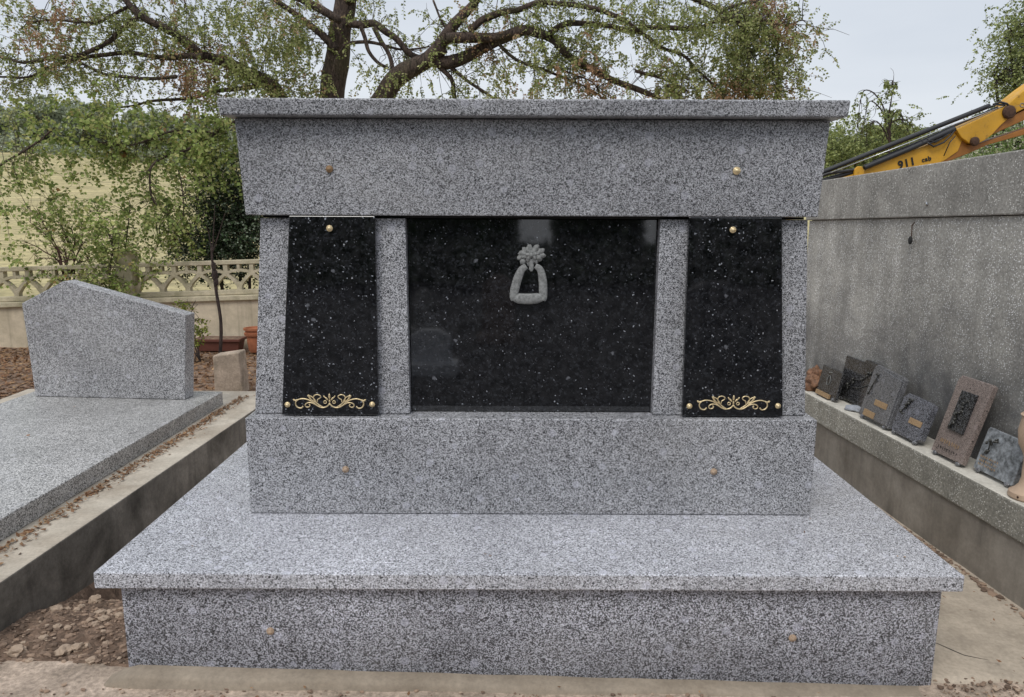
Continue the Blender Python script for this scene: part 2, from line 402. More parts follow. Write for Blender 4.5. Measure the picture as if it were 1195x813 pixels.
L(tc.outputs['Generated'], sx.inputs[0]); L(sx.outputs[2], zr.inputs[0])
L(zr.outputs[0], mul.inputs[6]); L(cr.outputs[0], mul.inputs[7]); L(mul.outputs[2], sc10.inputs[0])
L(sky.outputs[0], mx.inputs[6]); L(sc10.outputs[0], mx.inputs[7]); L(mx.outputs[2], bg.inputs[0]); L(bg.outputs[0], out.inputs[0])

sd = bpy.data.lights.new("sun", 'SUN'); sd.energy = 1.5; sd.angle = math.radians(25); sd.color = (1.0, 0.97, 0.92)
so = bpy.data.objects.new("sun", sd); col.objects.link(so)
# direction toward the sun (azimuth measured like the sky texture: rotation 0 = +Y, clockwise seen from above)
sdir = Vector((math.sin(SR)*math.cos(SE), math.cos(SR)*math.cos(SE), math.sin(SE)))
so.rotation_euler = sdir.to_track_quat('Z', 'Y').to_euler(); so.location = sdir*30
scene.view_settings.view_transform = 'Standard'; scene.view_settings.look = 'None'; scene.view_settings.exposure = 0

# ------------------------------------------------------------------ terrain
def sstep(a, b, x):
    t = max(0.0, min(1.0, (x-a)/(b-a))); return t*t*(3-2*t)
def lerp(a, b, t): return a + (b-a)*t
def field_z(x, y):
    pts = [(8.5, -0.25), (12, -1.25), (26, -0.85), (45, 1.0), (70, 4.2), (100, 7.4), (130, 9.5), (250, 12), (900, 14)]
    z = pts[-1][1]
    for (a, za), (b, zb) in zip(pts, pts[1:]):
        if y <= b: z = lerp(za, zb, (max(y, a)-a)/(b-a)); break
    z += 2.0*sstep(35, 62, abs(x))*sstep(40, 100, y)
    if y > 12: z += 0.25*noise.noise(Vector((x*0.05, y*0.05, 0)))*min(1, (y-12)/20)
    return z
def sheet(name, xs, ys, zf, mat):
    vs = [(x, y, zf(x, y)) for y in ys for x in xs]; n = len(xs)
    fs = [(j*n+i, j*n+i+1, (j+1)*n+i+1, (j+1)*n+i) for j in range(len(ys)-1) for i in range(n-1)]
    me = bpy.data.meshes.new(name); me.from_pydata(vs, [], fs); me.polygons.foreach_set('use_smooth', [True]*len(fs)); me.update()
    o = link_mesh(name, me, mat); o['kind'] = 'structure'; return o
def spaced(a, b, n, k=2.2):
    r = []
    for i in range(n+1):
        t = -1 + 2*i/n; r.append((a+b)/2 + (b-a)/2*math.copysign(abs(t)**k, t))
    return r
sheet('field_hill', spaced(-900, 900, 120, 2.6), [8.5, 9.2, 10, 11, 12] + [12 + 888*(i/110)**2.2 for i in range(1, 111)], field_z, M['field'])
def ground_z(x, y):
    z = 0.012*noise.noise(Vector((x*1.7, y*1.7, 0))) + 0.006*noise.noise(Vector((x*9, y*9, 3)))
    if -1.66 < x < -1.12 and 2.2 < y < 4.9: z -= 0.35
    if y < -10.5: z += 0.15*(y + 10.5)  # unseen ground drops away so sky shows through the added hedge's gaps
    return z - 0.012 + (-0.25*sstep(7.9, 8.5, y))
xs = [-900, -300, -100, -40, -20] + [-12 + 0.12*i for i in range(0, 200)] + [20, 40, 100, 300, 900]
ys = [-900, -300, -100, -40, -20, -12, -10.5, -8, -5, -3, -1, 0, 0.8] + [1.2 + 0.09*i for i in range(82)]
ys = [y for y in ys if y <= 8.5] + [8.52]
sheet('ground', xs, ys, ground_z, M['soil'])

# ------------------------------------------------------------------ leaves (numpy quads)
class Leaves:
    def __init__(s): s.c = []; s.a = []; s.b = []
    def leaf(s, c, a, b): s.c.append(c); s.a.append(a); s.b.append(b)
    def build(s, name, mat, parent=None, loc=(0, 0, 0)):
        org = np.array(root_loc(parent) if parent else loc)
        c = np.array(s.c, dtype=float) - org; a = np.array(s.a, dtype=float); b = np.array(s.b, dtype=float); n = len(c)
        nrm = np.cross(a, b); ln = np.linalg.norm(nrm, axis=1, keepdims=True) + 1e-9; fold = nrm/ln*np.linalg.norm(b, axis=1, keepdims=True)*0.35
        v = np.stack([c - a, c - a*0.1 + b + fold, c + a, c - a*0.1 - b + fold], axis=1).reshape(-1, 3)
        me = bpy.data.meshes.new(name); me.vertices.add(4*n); me.vertices.foreach_set('co', v.ravel())
        me.loops.add(6*n); idx = np.arange(n)[:, None]*4
        li = (idx + np.array([[0, 1, 2, 0, 2, 3]])).ravel(); me.loops.foreach_set('vertex_index', li)
        me.polygons.add(2*n); me.polygons.foreach_set('loop_start', np.arange(2*n)*3); me.polygons.foreach_set('loop_total', np.full(2*n, 3))
        me.update(calc_edges=True)
        o = link_mesh(name, me, mat, parent, org if not parent else None)
        return o

def rv(s=1.0): return Vector((random.gauss(0, s), random.gauss(0, s), random.gauss(0, s)))

def spray(lv, mb, p, d, length, size, droop=0.6, pairs=7, stem=0.0016, asp=0.42):
    "a pinnate leaf: rachis with pairs of leaflets"
    p = Vector(p); d = Vector(d).normalized(); pts = [p.copy()]
    seg = length/5
    for i in range(5):
        d = (d + Vector((0, 0, -droop*0.35))).normalized(); p = p + d*seg; pts.append(p.copy())
    if mb is not None: mb.tube(pts[::5] if stem < 0.001 else [pts[0], pts[2], pts[5]], [stem, stem, stem*0.5][:3], 3, cap=False)
    side = d.cross(Vector((random.gauss(0, .5), random.gauss(0, .5), 1))); side.normalize()
    for k in range(pairs):
        t = (k + 0.8)/pairs*5; i = min(int(t), 4); q = pts[i].lerp(pts[i+1], t-i)
        for sg in (-1, 1):
            if random.random() < 0.12: continue
            ax = (side*sg + d*0.35 + Vector((0, 0, -0.5*random.random())) + rv(0.22)).normalized()
            L_ = size*random.uniform(0.75, 1.2)
            bx = ax.cross(rv(1) + Vector((0, 0.6, 0.6))).normalized()*L_*asp
            lv.leaf(q + ax*L_*0.6, ax*L_*0.5, bx)

def limb(mb, pts, r0, r1, n=8, wob=0.0, sub=4):
    "smooth tapered branch through pts; returns fine points"
    pts = [Vector(p) for p in pts]; out = []
    for i in range(len(pts)-1):
        p0 = pts[max(i-1, 0)]; p1 = pts[i]; p2 = pts[i+1]; p3 = pts[min(i+2, len(pts)-1)]
        for k in range(sub):
            t = k/sub
            q = 0.5*((2*p1) + (p2-p0)*t + (2*p0-5*p1+4*p2-p3)*t*t + (3*p1-p0-3*p2+p3)*t**3)
            out.append(q + (Vector((noise.noise(q*3), noise.noise(q*3+Vector((9,0,0))), noise.noise(q*3+Vector((0,9,0)))))*wob))
    out.append(pts[-1]); L_ = len(out)
    rad = [lerp(r0, r1, i/(L_-1))*(1+0.12*noise.noise(out[i]*4)) for i in range(L_)]
    mb.tube(out, rad, n)
    return out

def side_twigs(mb, lv, pts, count, lmin, lmax, r, size, up=0.3, sprays=(3, 7), t0=0.15, slen=(0.16, 0.3), flat=0.6, droop=0.6, bare=0.0):
    L_ = len(pts)
    for _ in range(count):
        i = random.randint(int(L_*t0), L_-1); p = pts[i]
        tan = (pts[min(i+1, L_-1)] - pts[max(i-1, 0)]).normalized()
        d = (tan*random.uniform(0.1, 1.0) + Vector((random.gauss(0, .8), random.gauss(0, .8)*flat, random.gauss(up, .7)))).normalized()
        ln = random.uniform(lmin, lmax); q = p.copy(); tw = [q.copy()]
        for k in range(4):
            d = (d + rv(0.22) + Vector((0, 0, -0.12*droop))).normalized(); q = q + d*ln/4; tw.append(q.copy())
        mb.tube(tw, [r, r*0.8, r*0.6, r*0.45, r*0.3], 4, cap=False)
        if random.random() < bare: continue
        for k in range(random.randint(*sprays)):
            j = random.randint(1, 3); t = random.random(); b = tw[j].lerp(tw[j+1], t)
            spray(lv, mb, b, d*0.5 + rv(0.7), random.uniform(*slen), size, droop)

def mass(mb, lv, region, count, Y, dY, anchors, size, slen=(0.16, 0.32), per=6, droop=0.8, spread=0.28, r=0.006, connect=True, pairs=7):
    "foliage clumps spread through a volume; region: (u, v, ru, rv) ellipse seen from the survey point"
    u, v, ru, rvv = region
    for _ in range(count):
        a = random.uniform(0, 2*PI); k = math.sqrt(random.random())
        y = Y + random.uniform(-dY, dY)
        c = P(u + ru*k*math.cos(a), v + rvv*k*math.sin(a), y)
        if anchors and connect:
            b = min(anchors, key=lambda q: (q-c).length_squared + random.random()*0.15)
            if (b-c).length < 2.6:
                m = b.lerp(c, 0.55) + rv(0.05) + Vector((0, 0, 0.12*(b-c).length)); mb.tube([b, b.lerp(m, 0.5)+rv(0.03), m, m.lerp(c, 0.5)+rv(0.03), c], [r, r*0.8, r*0.65, r*0.5, r*0.3], 4, cap=False)
        for k in range(per):
            st = c + rv(spread*0.5)
            spray(lv, mb, st, rv(0.7) + Vector((0, 0, 0.1)), random.uniform(*slen), size, droop, pairs)

# ------------------------------------------------------------------ big acacia tree
acacia = thing('acacia_tree', 'large acacia tree with forked trunks and feathery green brown foliage behind the monument', 'tree', (-2.2, 9.4, -0.6))
tr = MB(); br = MB(); lv = Leaves(); anch = []
def L2(pts, Y, r0, r1, mb=br, n=7, wob=0.03, **k):
    if not hasattr(Y, '__len__'): Y = [Y]*len(pts)
    w_ = limb(mb, [P(u, v, y) for (u, v), y in zip(pts, Y)], r0, r1, n, wob); return w_
base = Vector((-2.1, 9.4, -0.7))
tA = limb(tr, [base, P(380, 250, 9.4), P(382, 170, 9.4), P(386, 118, 9.4), P(393, 60, 9.35), P(401, 5, 9.3), P(406, -60, 9.2), P(404, -150, 9.1)], 0.19, 0.10, 12, 0.03)
tB = limb(tr, [base + Vector((-0.1, -.05, 0.2)), P(350, 200, 9.3), P(330, 130, 9.2), P(318, 104, 9.1), P(304, 94, 9.1)], 0.13, 0.085, 10, 0.02)
tC = limb(tr, [base + Vector((0.15, -.1, 0.2)), P(415, 190, 9.2), P(447, 113, 9.0), P(470, 84, 8.95), P(498, 69, 8.9), P(516, 54, 8.85)], 0.145, 0.085, 10, 0.02)
S1 = L2([(312, 98), (290, 88), (262, 74), (237, 66), (215, 50), (197, 38), (161, 20), (140, -5), (110, -30)], [9.1, 9, 8.9, 8.8, 8.7, 8.6, 8.5, 8.5, 8.4], 0.08, 0.022)
S2 = L2([(161, 20), (140, 38), (125, 52), (92, 66), (60, 70), (34, 74), (0, 69), (-60, 66)], 8.5, 0.032, 0.012)
S3 = L2([(237, 66), (210, 68), (185, 69), (150, 64), (92, 70), (60, 80), (30, 92), (-10, 94)], 8.6, 0.034, 0.01)
S4 = L2([(205, 91), (170, 93), (140, 91), (118, 87), (95, 78), (80, 66)], 8.5, 0.022, 0.01)
S5 = L2([(300, 103), (255, 107), (215, 116), (165, 121), (135, 127)], 8.8, 0.028, 0.01)
S6 = L2([(161, 20), (150, 8), (110, 28), (70, 25), (30, 28)], 8.6, 0.025, 0.008)
S7 = L2([(396, 25), (360, 5), (330, -5), (290, -15), (240, -20), (200, -10)], 9.0, 0.05, 0.015)
C1 = L2([(512, 56), (525, 34), (536, 20), (556, 0), (575, -40)], 8.85, 0.075, 0.035)
C2 = L2([(498, 69), (521, 72), (545, 66), (561, 58), (583, 47), (607, 37), (625, 36), (641, 42), (654, 54), (667, 66), (686, 78), (705, 89), (735, 99), (756, 108), (775, 117), (800, 135)],
        [8.9]*4 + [8.8]*4 + [8.7]*8, 0.075, 0.022)
C3 = L2([(521, 46), (545, 44), (572, 45), (590, 42), (610, 37), (635, 40), (648, 32), (662, 28), (694, 28), (729, 34), (748, 38)], 8.75, 0.062, 0.02)
C4 = L2([(546, 36), (560, 24), (577, 18), (590, 14), (607, 11), (628, 3), (645, 3), (694, 12), (729, 24), (748, 37), (770, 54), (797, 65), (813, 81), (832, 98), (850, 120)],
        [8.75]*5 + [8.6]*10, 0.042, 0.010)
C5 = L2([(740, 81), (762, 86), (780, 95), (803, 106)], 8.6, 0.018, 0.008)
C6 = L2([(745, 30), (780, 30), (810, 31), (840, 20), (880, 22), (915, 28), (935, 22)], 8.6, 0.03, 0.008)
C7 = L2([(505, 72), (525, 90), (530, 112), (532, 130)], 8.9, 0.03, 0.02)
C8 = L2([(521, 74), (545, 95), (570, 112), (585, 124)], 8.9, 0.025, 0.01)
C9 = L2([(575, 47), (600, 70), (640, 82), (680, 100), (705, 118)], 8.8, 0.022, 0.008)
C10 = L2([(640, 75), (660, 83), (690, 97), (700, 115)], 8.7, 0.012, 0.006)
A1 = L2([(403, 27), (420, 28), (435, 27), (450, 38), (462, 46), (478, 62), (490, 66)], 9.1, 0.05, 0.03)
A2 = L2([(400, 56), (408, 52), (429, 49), (454, 55), (470, 57), (500, 54)], 9.1, 0.024, 0.010)
A3 = L2([(418, 30), (424, 45), (429, 61), (440, 74), (452, 80)], 9.05, 0.024, 0.018)
A4 = L2([(434, 32), (443, 48), (451, 61), (455, 75), (457, 87)], 9.0, 0.028, 0.022)
A5 = L2([(505, 0), (512, 22), (520, 36)], 8.9, 0.012, 0.012)
A6 = L2([(392, 60), (372, 40), (350, 20), (320, 0), (300, -30)], 9.2, 0.05, 0.025)
A7 = L2([(402, 0), (430, -15), (470, -30), (540, -35), (620, -30), (700, -25), (780, -10), (840, 10), (870, 40), (872, 90), (868, 120)], [9.2, 9.2, 9.1, 9, 9, 8.9, 8.8, 8.7, 8.7, 8.7, 8.7], 0.07, 0.012)
A8 = L2([(840, 10), (880, 0), (900, 20), (905, 60), (903, 110), (895, 140)], 8.8, 0.02, 0.008)
# drooping branches in front of the field
D1 = L2([(300, 118), (285, 133), (268, 146), (250, 158), (232, 168), (215, 175), (188, 186), (174, 197), (172, 212), (175, 228), (185, 243), (205, 262), (220, 275)],
        [8.9, 8.8, 8.6, 8.4, 8.2, 8.1, 8.0, 7.9, 7.9, 7.9, 7.9, 7.95, 8.0], 0.020, 0.007)
D2 = L2([(60, 150), (45, 162), (25, 178), (0, 199), (-25, 220)], 7.8, 0.010, 0.012)
D3 = L2([(250, 158), (215, 152), (180, 160), (150, 172), (120, 168), (95, 160)], [8.4, 8.3, 8.2, 8.1, 8, 8], 0.014, 0.005)
D4 = L2([(205, 200), (214, 225), (213, 250), (205, 275), (196, 300)], 8.0, 0.007, 0.005)
hl = Leaves()
for pts_, cnt in ((S1, 46), (S2, 34), (S3, 38), (S4, 18), (S5, 24), (S6, 20), (S7, 16), (C1, 18), (C2, 60), (C3, 30), (C4, 50), (C5, 14), (C6, 34), (C7, 14), (C8, 16), (C9, 30), (A1, 16), (A2, 14), (A5, 6), (A6, 14), (A7, 60), (A8, 26), (C10, 8)):
    side_twigs(br, lv, pts_, int(cnt*0.9), 0.25, 0.75, 0.005, 0.029, up=0.05, sprays=(2, 5), flat=0.5, slen=(0.10, 0.22), bare=0.12)
    anch += pts_[::2]
anch += tA[::3] + tB[::3]
for reg, n_, Y, dY in (((230, 35, 95, 55), 70, 8.9, 0.7), ((300, 55, 60, 60), 70, 8.9, 0.6), ((120, 45, 100, 55), 42, 8.6, 0.5), ((40, 70, 60, 50), 24, 8.5, 0.5),
                       ((60, 15, 70, 28), 20, 8.6, 0.5), ((250, 100, 70, 28), 26, 8.8, 0.5), ((350, 95, 28, 22), 18, 8.8, 0.4), ((350, 25, 26, 40), 22, 8.8, 0.4),
                       ((880, 55, 48, 62), 95, 8.7, 0.5), ((895, 90, 40, 30), 48, 8.7, 0.4), ((830, 18, 70, 26), 42, 8.7, 0.5), ((805, 100, 45, 18), 34, 8.6, 0.4), ((700, 10, 90, 16), 28, 8.8, 0.5), ((730, 60, 60, 40), 20, 8.6, 0.5),
                       ((600, 96, 90, 20), 26, 8.7, 0.5), ((455, 98, 26, 14), 12, 8.9, 0.3), ((560, 20, 60, 18), 12, 8.8, 0.4), ((440, 10, 40, 14), 8, 9.0, 0.4), ((640, 55, 50, 16), 12, 8.7, 0.4), ((925, 28, 16, 14), 8, 8.6, 0.2), ((690, 70, 30, 18), 10, 8.6, 0.2)):
    mass(br, lv, reg, int(n_*0.66), Y, dY, anch, 0.032, slen=(0.12, 0.28), per=8, droop=1.2, spread=0.20, r=0.005)
# near, larger sprays hanging in front of the field
hanch = D1 + D2 + D3 + D4
for pts_, cnt, sz in ((D1, 44, 0.042), (D2, 12, 0.04), (D3, 40, 0.042), (D4, 16, 0.032)):
    side_twigs(br, hl, pts_, cnt, 0.12, 0.45, 0.004, sz, up=-0.1, sprays=(1, 4), flat=0.4, slen=(0.16, 0.34), bare=0.15)
for reg, n_, Y, dY in (((60, 140, 90, 30), 22, 8.1, 0.4), ((190, 148, 100, 28), 42, 8.2, 0.4), ((265, 160, 38, 34), 26, 8.4, 0.3), ((230, 195, 60, 22), 18, 8.2, 0.3), ((25, 270, 45, 62), 16, 7.9, 0.3), ((30, 215, 40, 24), 6, 7.9, 0.3),
                       ((95, 205, 40, 14), 3, 7.9, 0.2), ((150, 215, 60, 20), 5, 8.0, 0.2)):
    mass(br, hl, reg, int(n_*0.68), Y, dY, hanch, 0.046, slen=(0.18, 0.38), per=5, droop=0.7, spread=0.2, r=0.0035)
tr.build('trunk', M['bark'], acacia, smooth=True); br.build('branches', M['bark'], acacia, smooth=True)
lv.build('crown', M['leaf'], acacia); o = hl.build('hanging_foliage', M['leaf_hang'], acacia)
o['label'] = 'larger bright green pinnate leaves drooping in front of the golden field'

# ------------------------------------------------------------------ shrubs behind the fence
def stems(mb, base, tips, r0, r1, Y=None):
    res = []
    for t in tips:
        t = Vector(t); b = Vector(base); m = b.lerp(t, 0.5) + rv(0.06)
        res += limb(mb, [b, m, t], r0, r1, 5, 0.03)
    return res
sh = thing('young_acacia_shrub', 'leafy young acacia shrub growing over the lattice fence beside its concrete post', 'shrub', (-4.3, 8.0, -0.2))
sm = MB(); sl = Leaves(); b0 = Vector((-4.3, 8.0, -0.3))
an = stems(sm, b0, [P(70, 262, 7.9), P(110, 240, 7.9), P(130, 262, 7.9), P(150, 250, 7.8), P(185, 285, 7.9), P(95, 285, 7.8), P(130, 300, 7.7)], 0.016, 0.004)
for reg, n_ in (((100, 262, 42, 24), 16), ((125, 298, 36, 30), 26), ((112, 330, 30, 18), 18), ((180, 285, 40, 22), 10), ((160, 250, 38, 18), 9), ((90, 330, 40, 14), 10)):
    mass(sm, sl, reg, n_, 7.75, 0.3, an, 0.04, slen=(0.14, 0.28), per=5, droop=0.5, spread=0.18, r=0.004, pairs=5)
sm.build('stems', M['bark_dark'], sh, smooth=True); sl.build('foliage', M['leaf_hang'], sh)

bs = thing('bare_shrub', 'reddish brown nearly leafless shrub with thin tangled twigs in front of the golden field', 'shrub', (-5.0, 7.95, -0.2))
bm_ = MB(); bl = Leaves()
for tip in [(82, 268), (45, 250), (30, 285), (60, 235), (95, 262), (55, 275), (75, 285), (35, 262), (100, 300), (40, 305)]:
    pp = limb(bm_, [(-4.95, 7.95, -0.2), P(80 + random.uniform(-8, 8), 320, 7.9), P((tip[0]+82)/2 + random.uniform(-6, 6), (tip[1]+305)/2, 7.9), P(*tip, 7.85)], 0.013, 0.003, 5, 0.05)
    side_twigs(bm_, bl, pp, 16, 0.10, 0.34, 0.0028, 0.03, up=0.4, sprays=(0, 1), t0=0.4, slen=(0.06, 0.12), flat=0.4, droop=0.1, bare=0.75)
bm_.build('stems', plain('reddish_twigs', (0.10, 0.05, 0.04), 0.9), bs, smooth=True); bl.build('foliage', M['leaf_hang'], bs)

def leafy(name, label, cat, loc, regions, mat, size, trunk_tips, spread=0.2, r0=0.03, asp=0.42, slen=(0.1, 0.2), per=7, droop=0.5, group=None, pairs=5):
    t = thing(name, label, cat, loc, group); m = MB(); l = Leaves()
    a = stems(m, loc, trunk_tips, r0, r0*0.25)
    for reg, n_, Y, dY in regions: mass(m, l, reg, n_, Y, dY, a, size, slen=slen, per=per, droop=droop, spread=spread, r=r0*0.15, pairs=pairs)
    m.build('trunk', M['bark_dark'], t, smooth=True); l.build('crown', mat, t); return t
leafy('laurel_shrub', 'dense dark evergreen shrub behind the lattice fence next to the monument', 'shrub', (-3.2, 8.7, -0.4),
      [((265, 232, 38, 40), 100, 8.7, 0.35), ((258, 285, 50, 32), 120, 8.6, 0.35), ((300, 260, 40, 50), 70, 8.7, 0.35)], M['leaf_dark'], 0.03,
      [P(255, 230, 8.7), P(275, 215, 8.7), P(290, 260, 8.7), P(235, 275, 8.6)], spread=0.26, per=8)
t = thing('weeping_sapling', 'sparse sapling with drooping twigs rising from the round bush against the sky', 'tree', (6.0, 13.6, -0.6))
m_ = MB(); l_ = Leaves(); b0 = Vector((6.5, 13.6, -0.6))
for pts_ in ([(1034, 150), (1030, 125), (1020, 108), (1008, 104), (1003, 118), (1000, 140)], [(1034, 150), (1028, 128), (1016, 116), (1010, 125), (1006, 145)], [(1036, 140), (1038, 118), (1041, 100), (1040, 92)], [(1036, 150), (1048, 138), (1060, 142), (1066, 152)], [(1034, 160), (1022, 140), (1014, 145), (1010, 158)], [(1036, 160), (1042, 132), (1050, 128), (1052, 140)]):
    pp = limb(m_, [b0, P(1036, 190, 13.5)] + [P(u, v, 13.5) for u, v in pts_], 0.02, 0.005, 5, 0.02)
    side_twigs(m_, l_, pp[len(pp)//3:], 13, 0.15, 0.5, 0.006, 0.05, up=-0.3, sprays=(1, 3), t0=0.2, slen=(0.08, 0.16), droop=1.5, bare=0.5)
m_.build('trunk', M['bark_dark'], t, smooth=True); l_.build('crown', M['leaf_shrub'], t)
leafy('round_bush', 'bushy round green hedge shrub behind the excavator arm', 'shrub', (6.4, 15.0, -0.8),
      [((1000, 180, 44, 24), 110, 15, 0.8), ((1042, 166, 24, 20), 50, 15, 0.6), ((968, 186, 16, 18), 20, 15, 0.5)], M['leaf_shrub'], 0.05,
      [P(1000, 170, 15), P(1030, 150, 15), P(975, 180, 15)], spread=0.5, per=9, r0=0.05, slen=(0.15, 0.3))
leafy('leaning_tree', 'tall leafy green tree leaning in at the right edge above the excavator', 'tree', (8.6, 11.6, -0.8),
      [((1208, 50, 36, 50), 100, 11.5, 0.7), ((1190, 98, 28, 32), 30, 11.5, 0.5), ((1245, 60, 60, 80), 100, 11.5, 1.0), ((1172, 85, 14, 25), 12, 11.4, .3)], M['leaf_shrub'], 0.04,
      [P(1160, 90, 11.5), P(1175, 40, 11.5), P(1200, 20, 11.5), P(1220, -40, 11.5), P(1250, 60, 11.5)], spread=0.4, per=8, r0=0.07, slen=(0.14, 0.28))
leafy('flowering_bush', 'low green bush with pale flower heads above the vault coping under the excavator arm', 'shrub', (6.9, 10.6, -0.8),
      [((1165, 172, 34, 18), 44, 10.5, 0.4), ((1205, 165, 30, 26), 40, 10.5, 0.4)], leafmat('pale_bush_leaves', [(0.10, 0.18, 0.05), (0.22, 0.33, 0.10), (0.36, 0.44, 0.2), (0.8, 0.76, 0.66)]), 0.035,
      [P(1160, 170, 10.5), P(1185, 160, 10.5)], spread=0.25, per=7, r0=0.03)
t = thing('yellow_seedling', 'small yellow green seedling growing between the neighbour headstone and the cream wall', 'plant', (-3.0, 7.0, 0))
m_ = MB(); l_ = Leaves(); a_ = stems(m_, (-3.0, 7.0, 0), [P(232, 372, 7.0), P(222, 366, 7.0), P(236, 390, 7.0), P(228, 352, 7.0)], 0.008, 0.003)
mass(m_, l_, (232, 384, 6, 16), 9, 7.0, 0.08, a_, 0.03, slen=(0.05, 0.1), per=4, spread=0.06, r=0.002, pairs=3)
mass(m_, l_, (215, 358, 12, 6), 5, 7.0, 0.08, a_, 0.03, slen=(0.05, 0.1), per=4, spread=0.06, r=0.002, pairs=3)
m_.build('stems', M['bark_dark'], t, smooth=True); l_.build('leaves', M['leaf_yel'], t)

# far trees along the top of the field: few crowns built once, copied
def far_proto(seed, h, wdt, n):
    random.seed(seed); t = thing('round_tree', 'distant hazy green tree in the wood line along the top of the golden field', 'tree', (0, 0, 0), 'trees along the top of the golden field')
    m = MB(); l = Leaves()
    m.tube([(0, 0, -0.5), (0.1, 0, h*0.3), (0, 0.1, h*0.7)], [0.3, 0.22, 0.08], 6)
    lobes = []
    for k in range(8):
        lobes.append((Vector((random.uniform(-.6, .6)*wdt, random.uniform(-.5, .5)*wdt, h*random.uniform(.3, .8))), random.uniform(.3, .5)*wdt))
        m.tube([(0, 0, h*0.25), lobes[-1][0]*0.6 + Vector((0, 0, h*.15)), lobes[-1][0]], [0.12, 0.08, 0.03], 4)
    for k in range(n):
        c, r = random.choice(lobes); d = rv(1).normalized(); q = c + d*r*random.uniform(0.65, 1.08); q.z = c.z + (q.z-c.z)*0.8
        a = rv(1).normalized(); b = a.cross(rv(1)).normalized(); s_ = random.uniform(0.12, 0.3)
        l.leaf(q, a*s_, b*s_*0.6)
    m.build('trunk', M['bark_dark'], t); l.build('crown', M['leaf_far_haze'], t); return t
protos = [far_proto(11, 6.0, 3.4, 4200), far_proto(12, 4.6, 3.0, 3600), far_proto(13, 7.2, 3.2, 4200)]
random.seed(5)
spots = []
for u in range(-60, 560, 22): spots.append((u, random.uniform(98, 106)))
for u in range(-40, 330, 37): spots.append((u, random.uniform(116, 126)))
for u in range(960, 1290, 34): spots.append((u, random.uniform(99, 108)))
first = set()
for i, (u, Y) in enumerate(spots):
    k = i % 3 if u > 60 else (2 if i % 2 else 0)
    x = (u - 597.5)/F*Y; p = protos[k]
    if k in first:
        q = p.copy(); col.objects.link(q)
        for ch in p.children: c = ch.copy(); col.objects.link(c); c.parent = q
    else: q = p; first.add(k)
    q.location = (x, Y, field_z(x, Y) - 0.3); s_ = random.uniform(0.8, 1.15)*(0.85 if u > 900 else (1.15 if u < 120 else 1.0)); q.scale = (s_*1.15, s_, s_); q.rotation_euler.z = random.uniform(0, 6.28)
random.seed(21)

hw = Leaves()
for k in range(15000):
    u = random.uniform(-80, 1280)
    if 560 < u < 940: continue
    Y = random.uniform(93, 99); x = (u-597.5)/F*Y; h = 1.3 + 1.6*noise.noise(Vector((x*0.12, 0, 4)))
    q = Vector((x, Y, field_z(x, Y) + random.uniform(-0.1, max(h, 0.4)))); a = rv(1).normalized(); b = a.cross(rv(1)).normalized(); s_ = random.uniform(.15, .4); hw.leaf(q, a*s_, b*s_*.6)
tag(hw.build('hedgerow', M['leaf_far_haze']), 'continuous far hedgerow undergrowth along the top edge of the golden field', 'hedgerow', kind='stuff')

# ------------------------------------------------------------------ lattice fence on cream wall
FX0, FX1, FY = -9.0, 1.6, 7.75
fence = thing('lattice_fence', 'cream rendered low wall topped with weathered concrete lattice panels and a square post', 'fence', ((FX0+FX1)/2, FY, 0))
mb = MB()
def fz(x): return 0.035*(x + 5.2)
def fbox(mb, x0, x1, y0, y1, z0, z1, bev=0.0):
    mb.hull8([(x0,y0,z0+fz(x0)),(x1,y0,z0+fz(x1)),(x1,y1,z0+fz(x1)),(x0,y1,z0+fz(x0)),(x0,y0,z1+fz(x0)),(x1,y0,z1+fz(x1)),(x1,y1,z1+fz(x1)),(x0,y1,z1+fz(x0))], bev)
fbox(mb, FX0, FX1, FY, FY+0.16, -0.35, 0.42); mb.build('wall', M['cream'], fence)
mb = MB(); fbox(mb, FX0, FX1, FY-0.035, FY+0.19, 0.422, 0.475, 0.008); mb.build('coping', M['lattice'], fence)
UW = 0.272; H0, H1 = 0.478, 0.84
px = -4.05
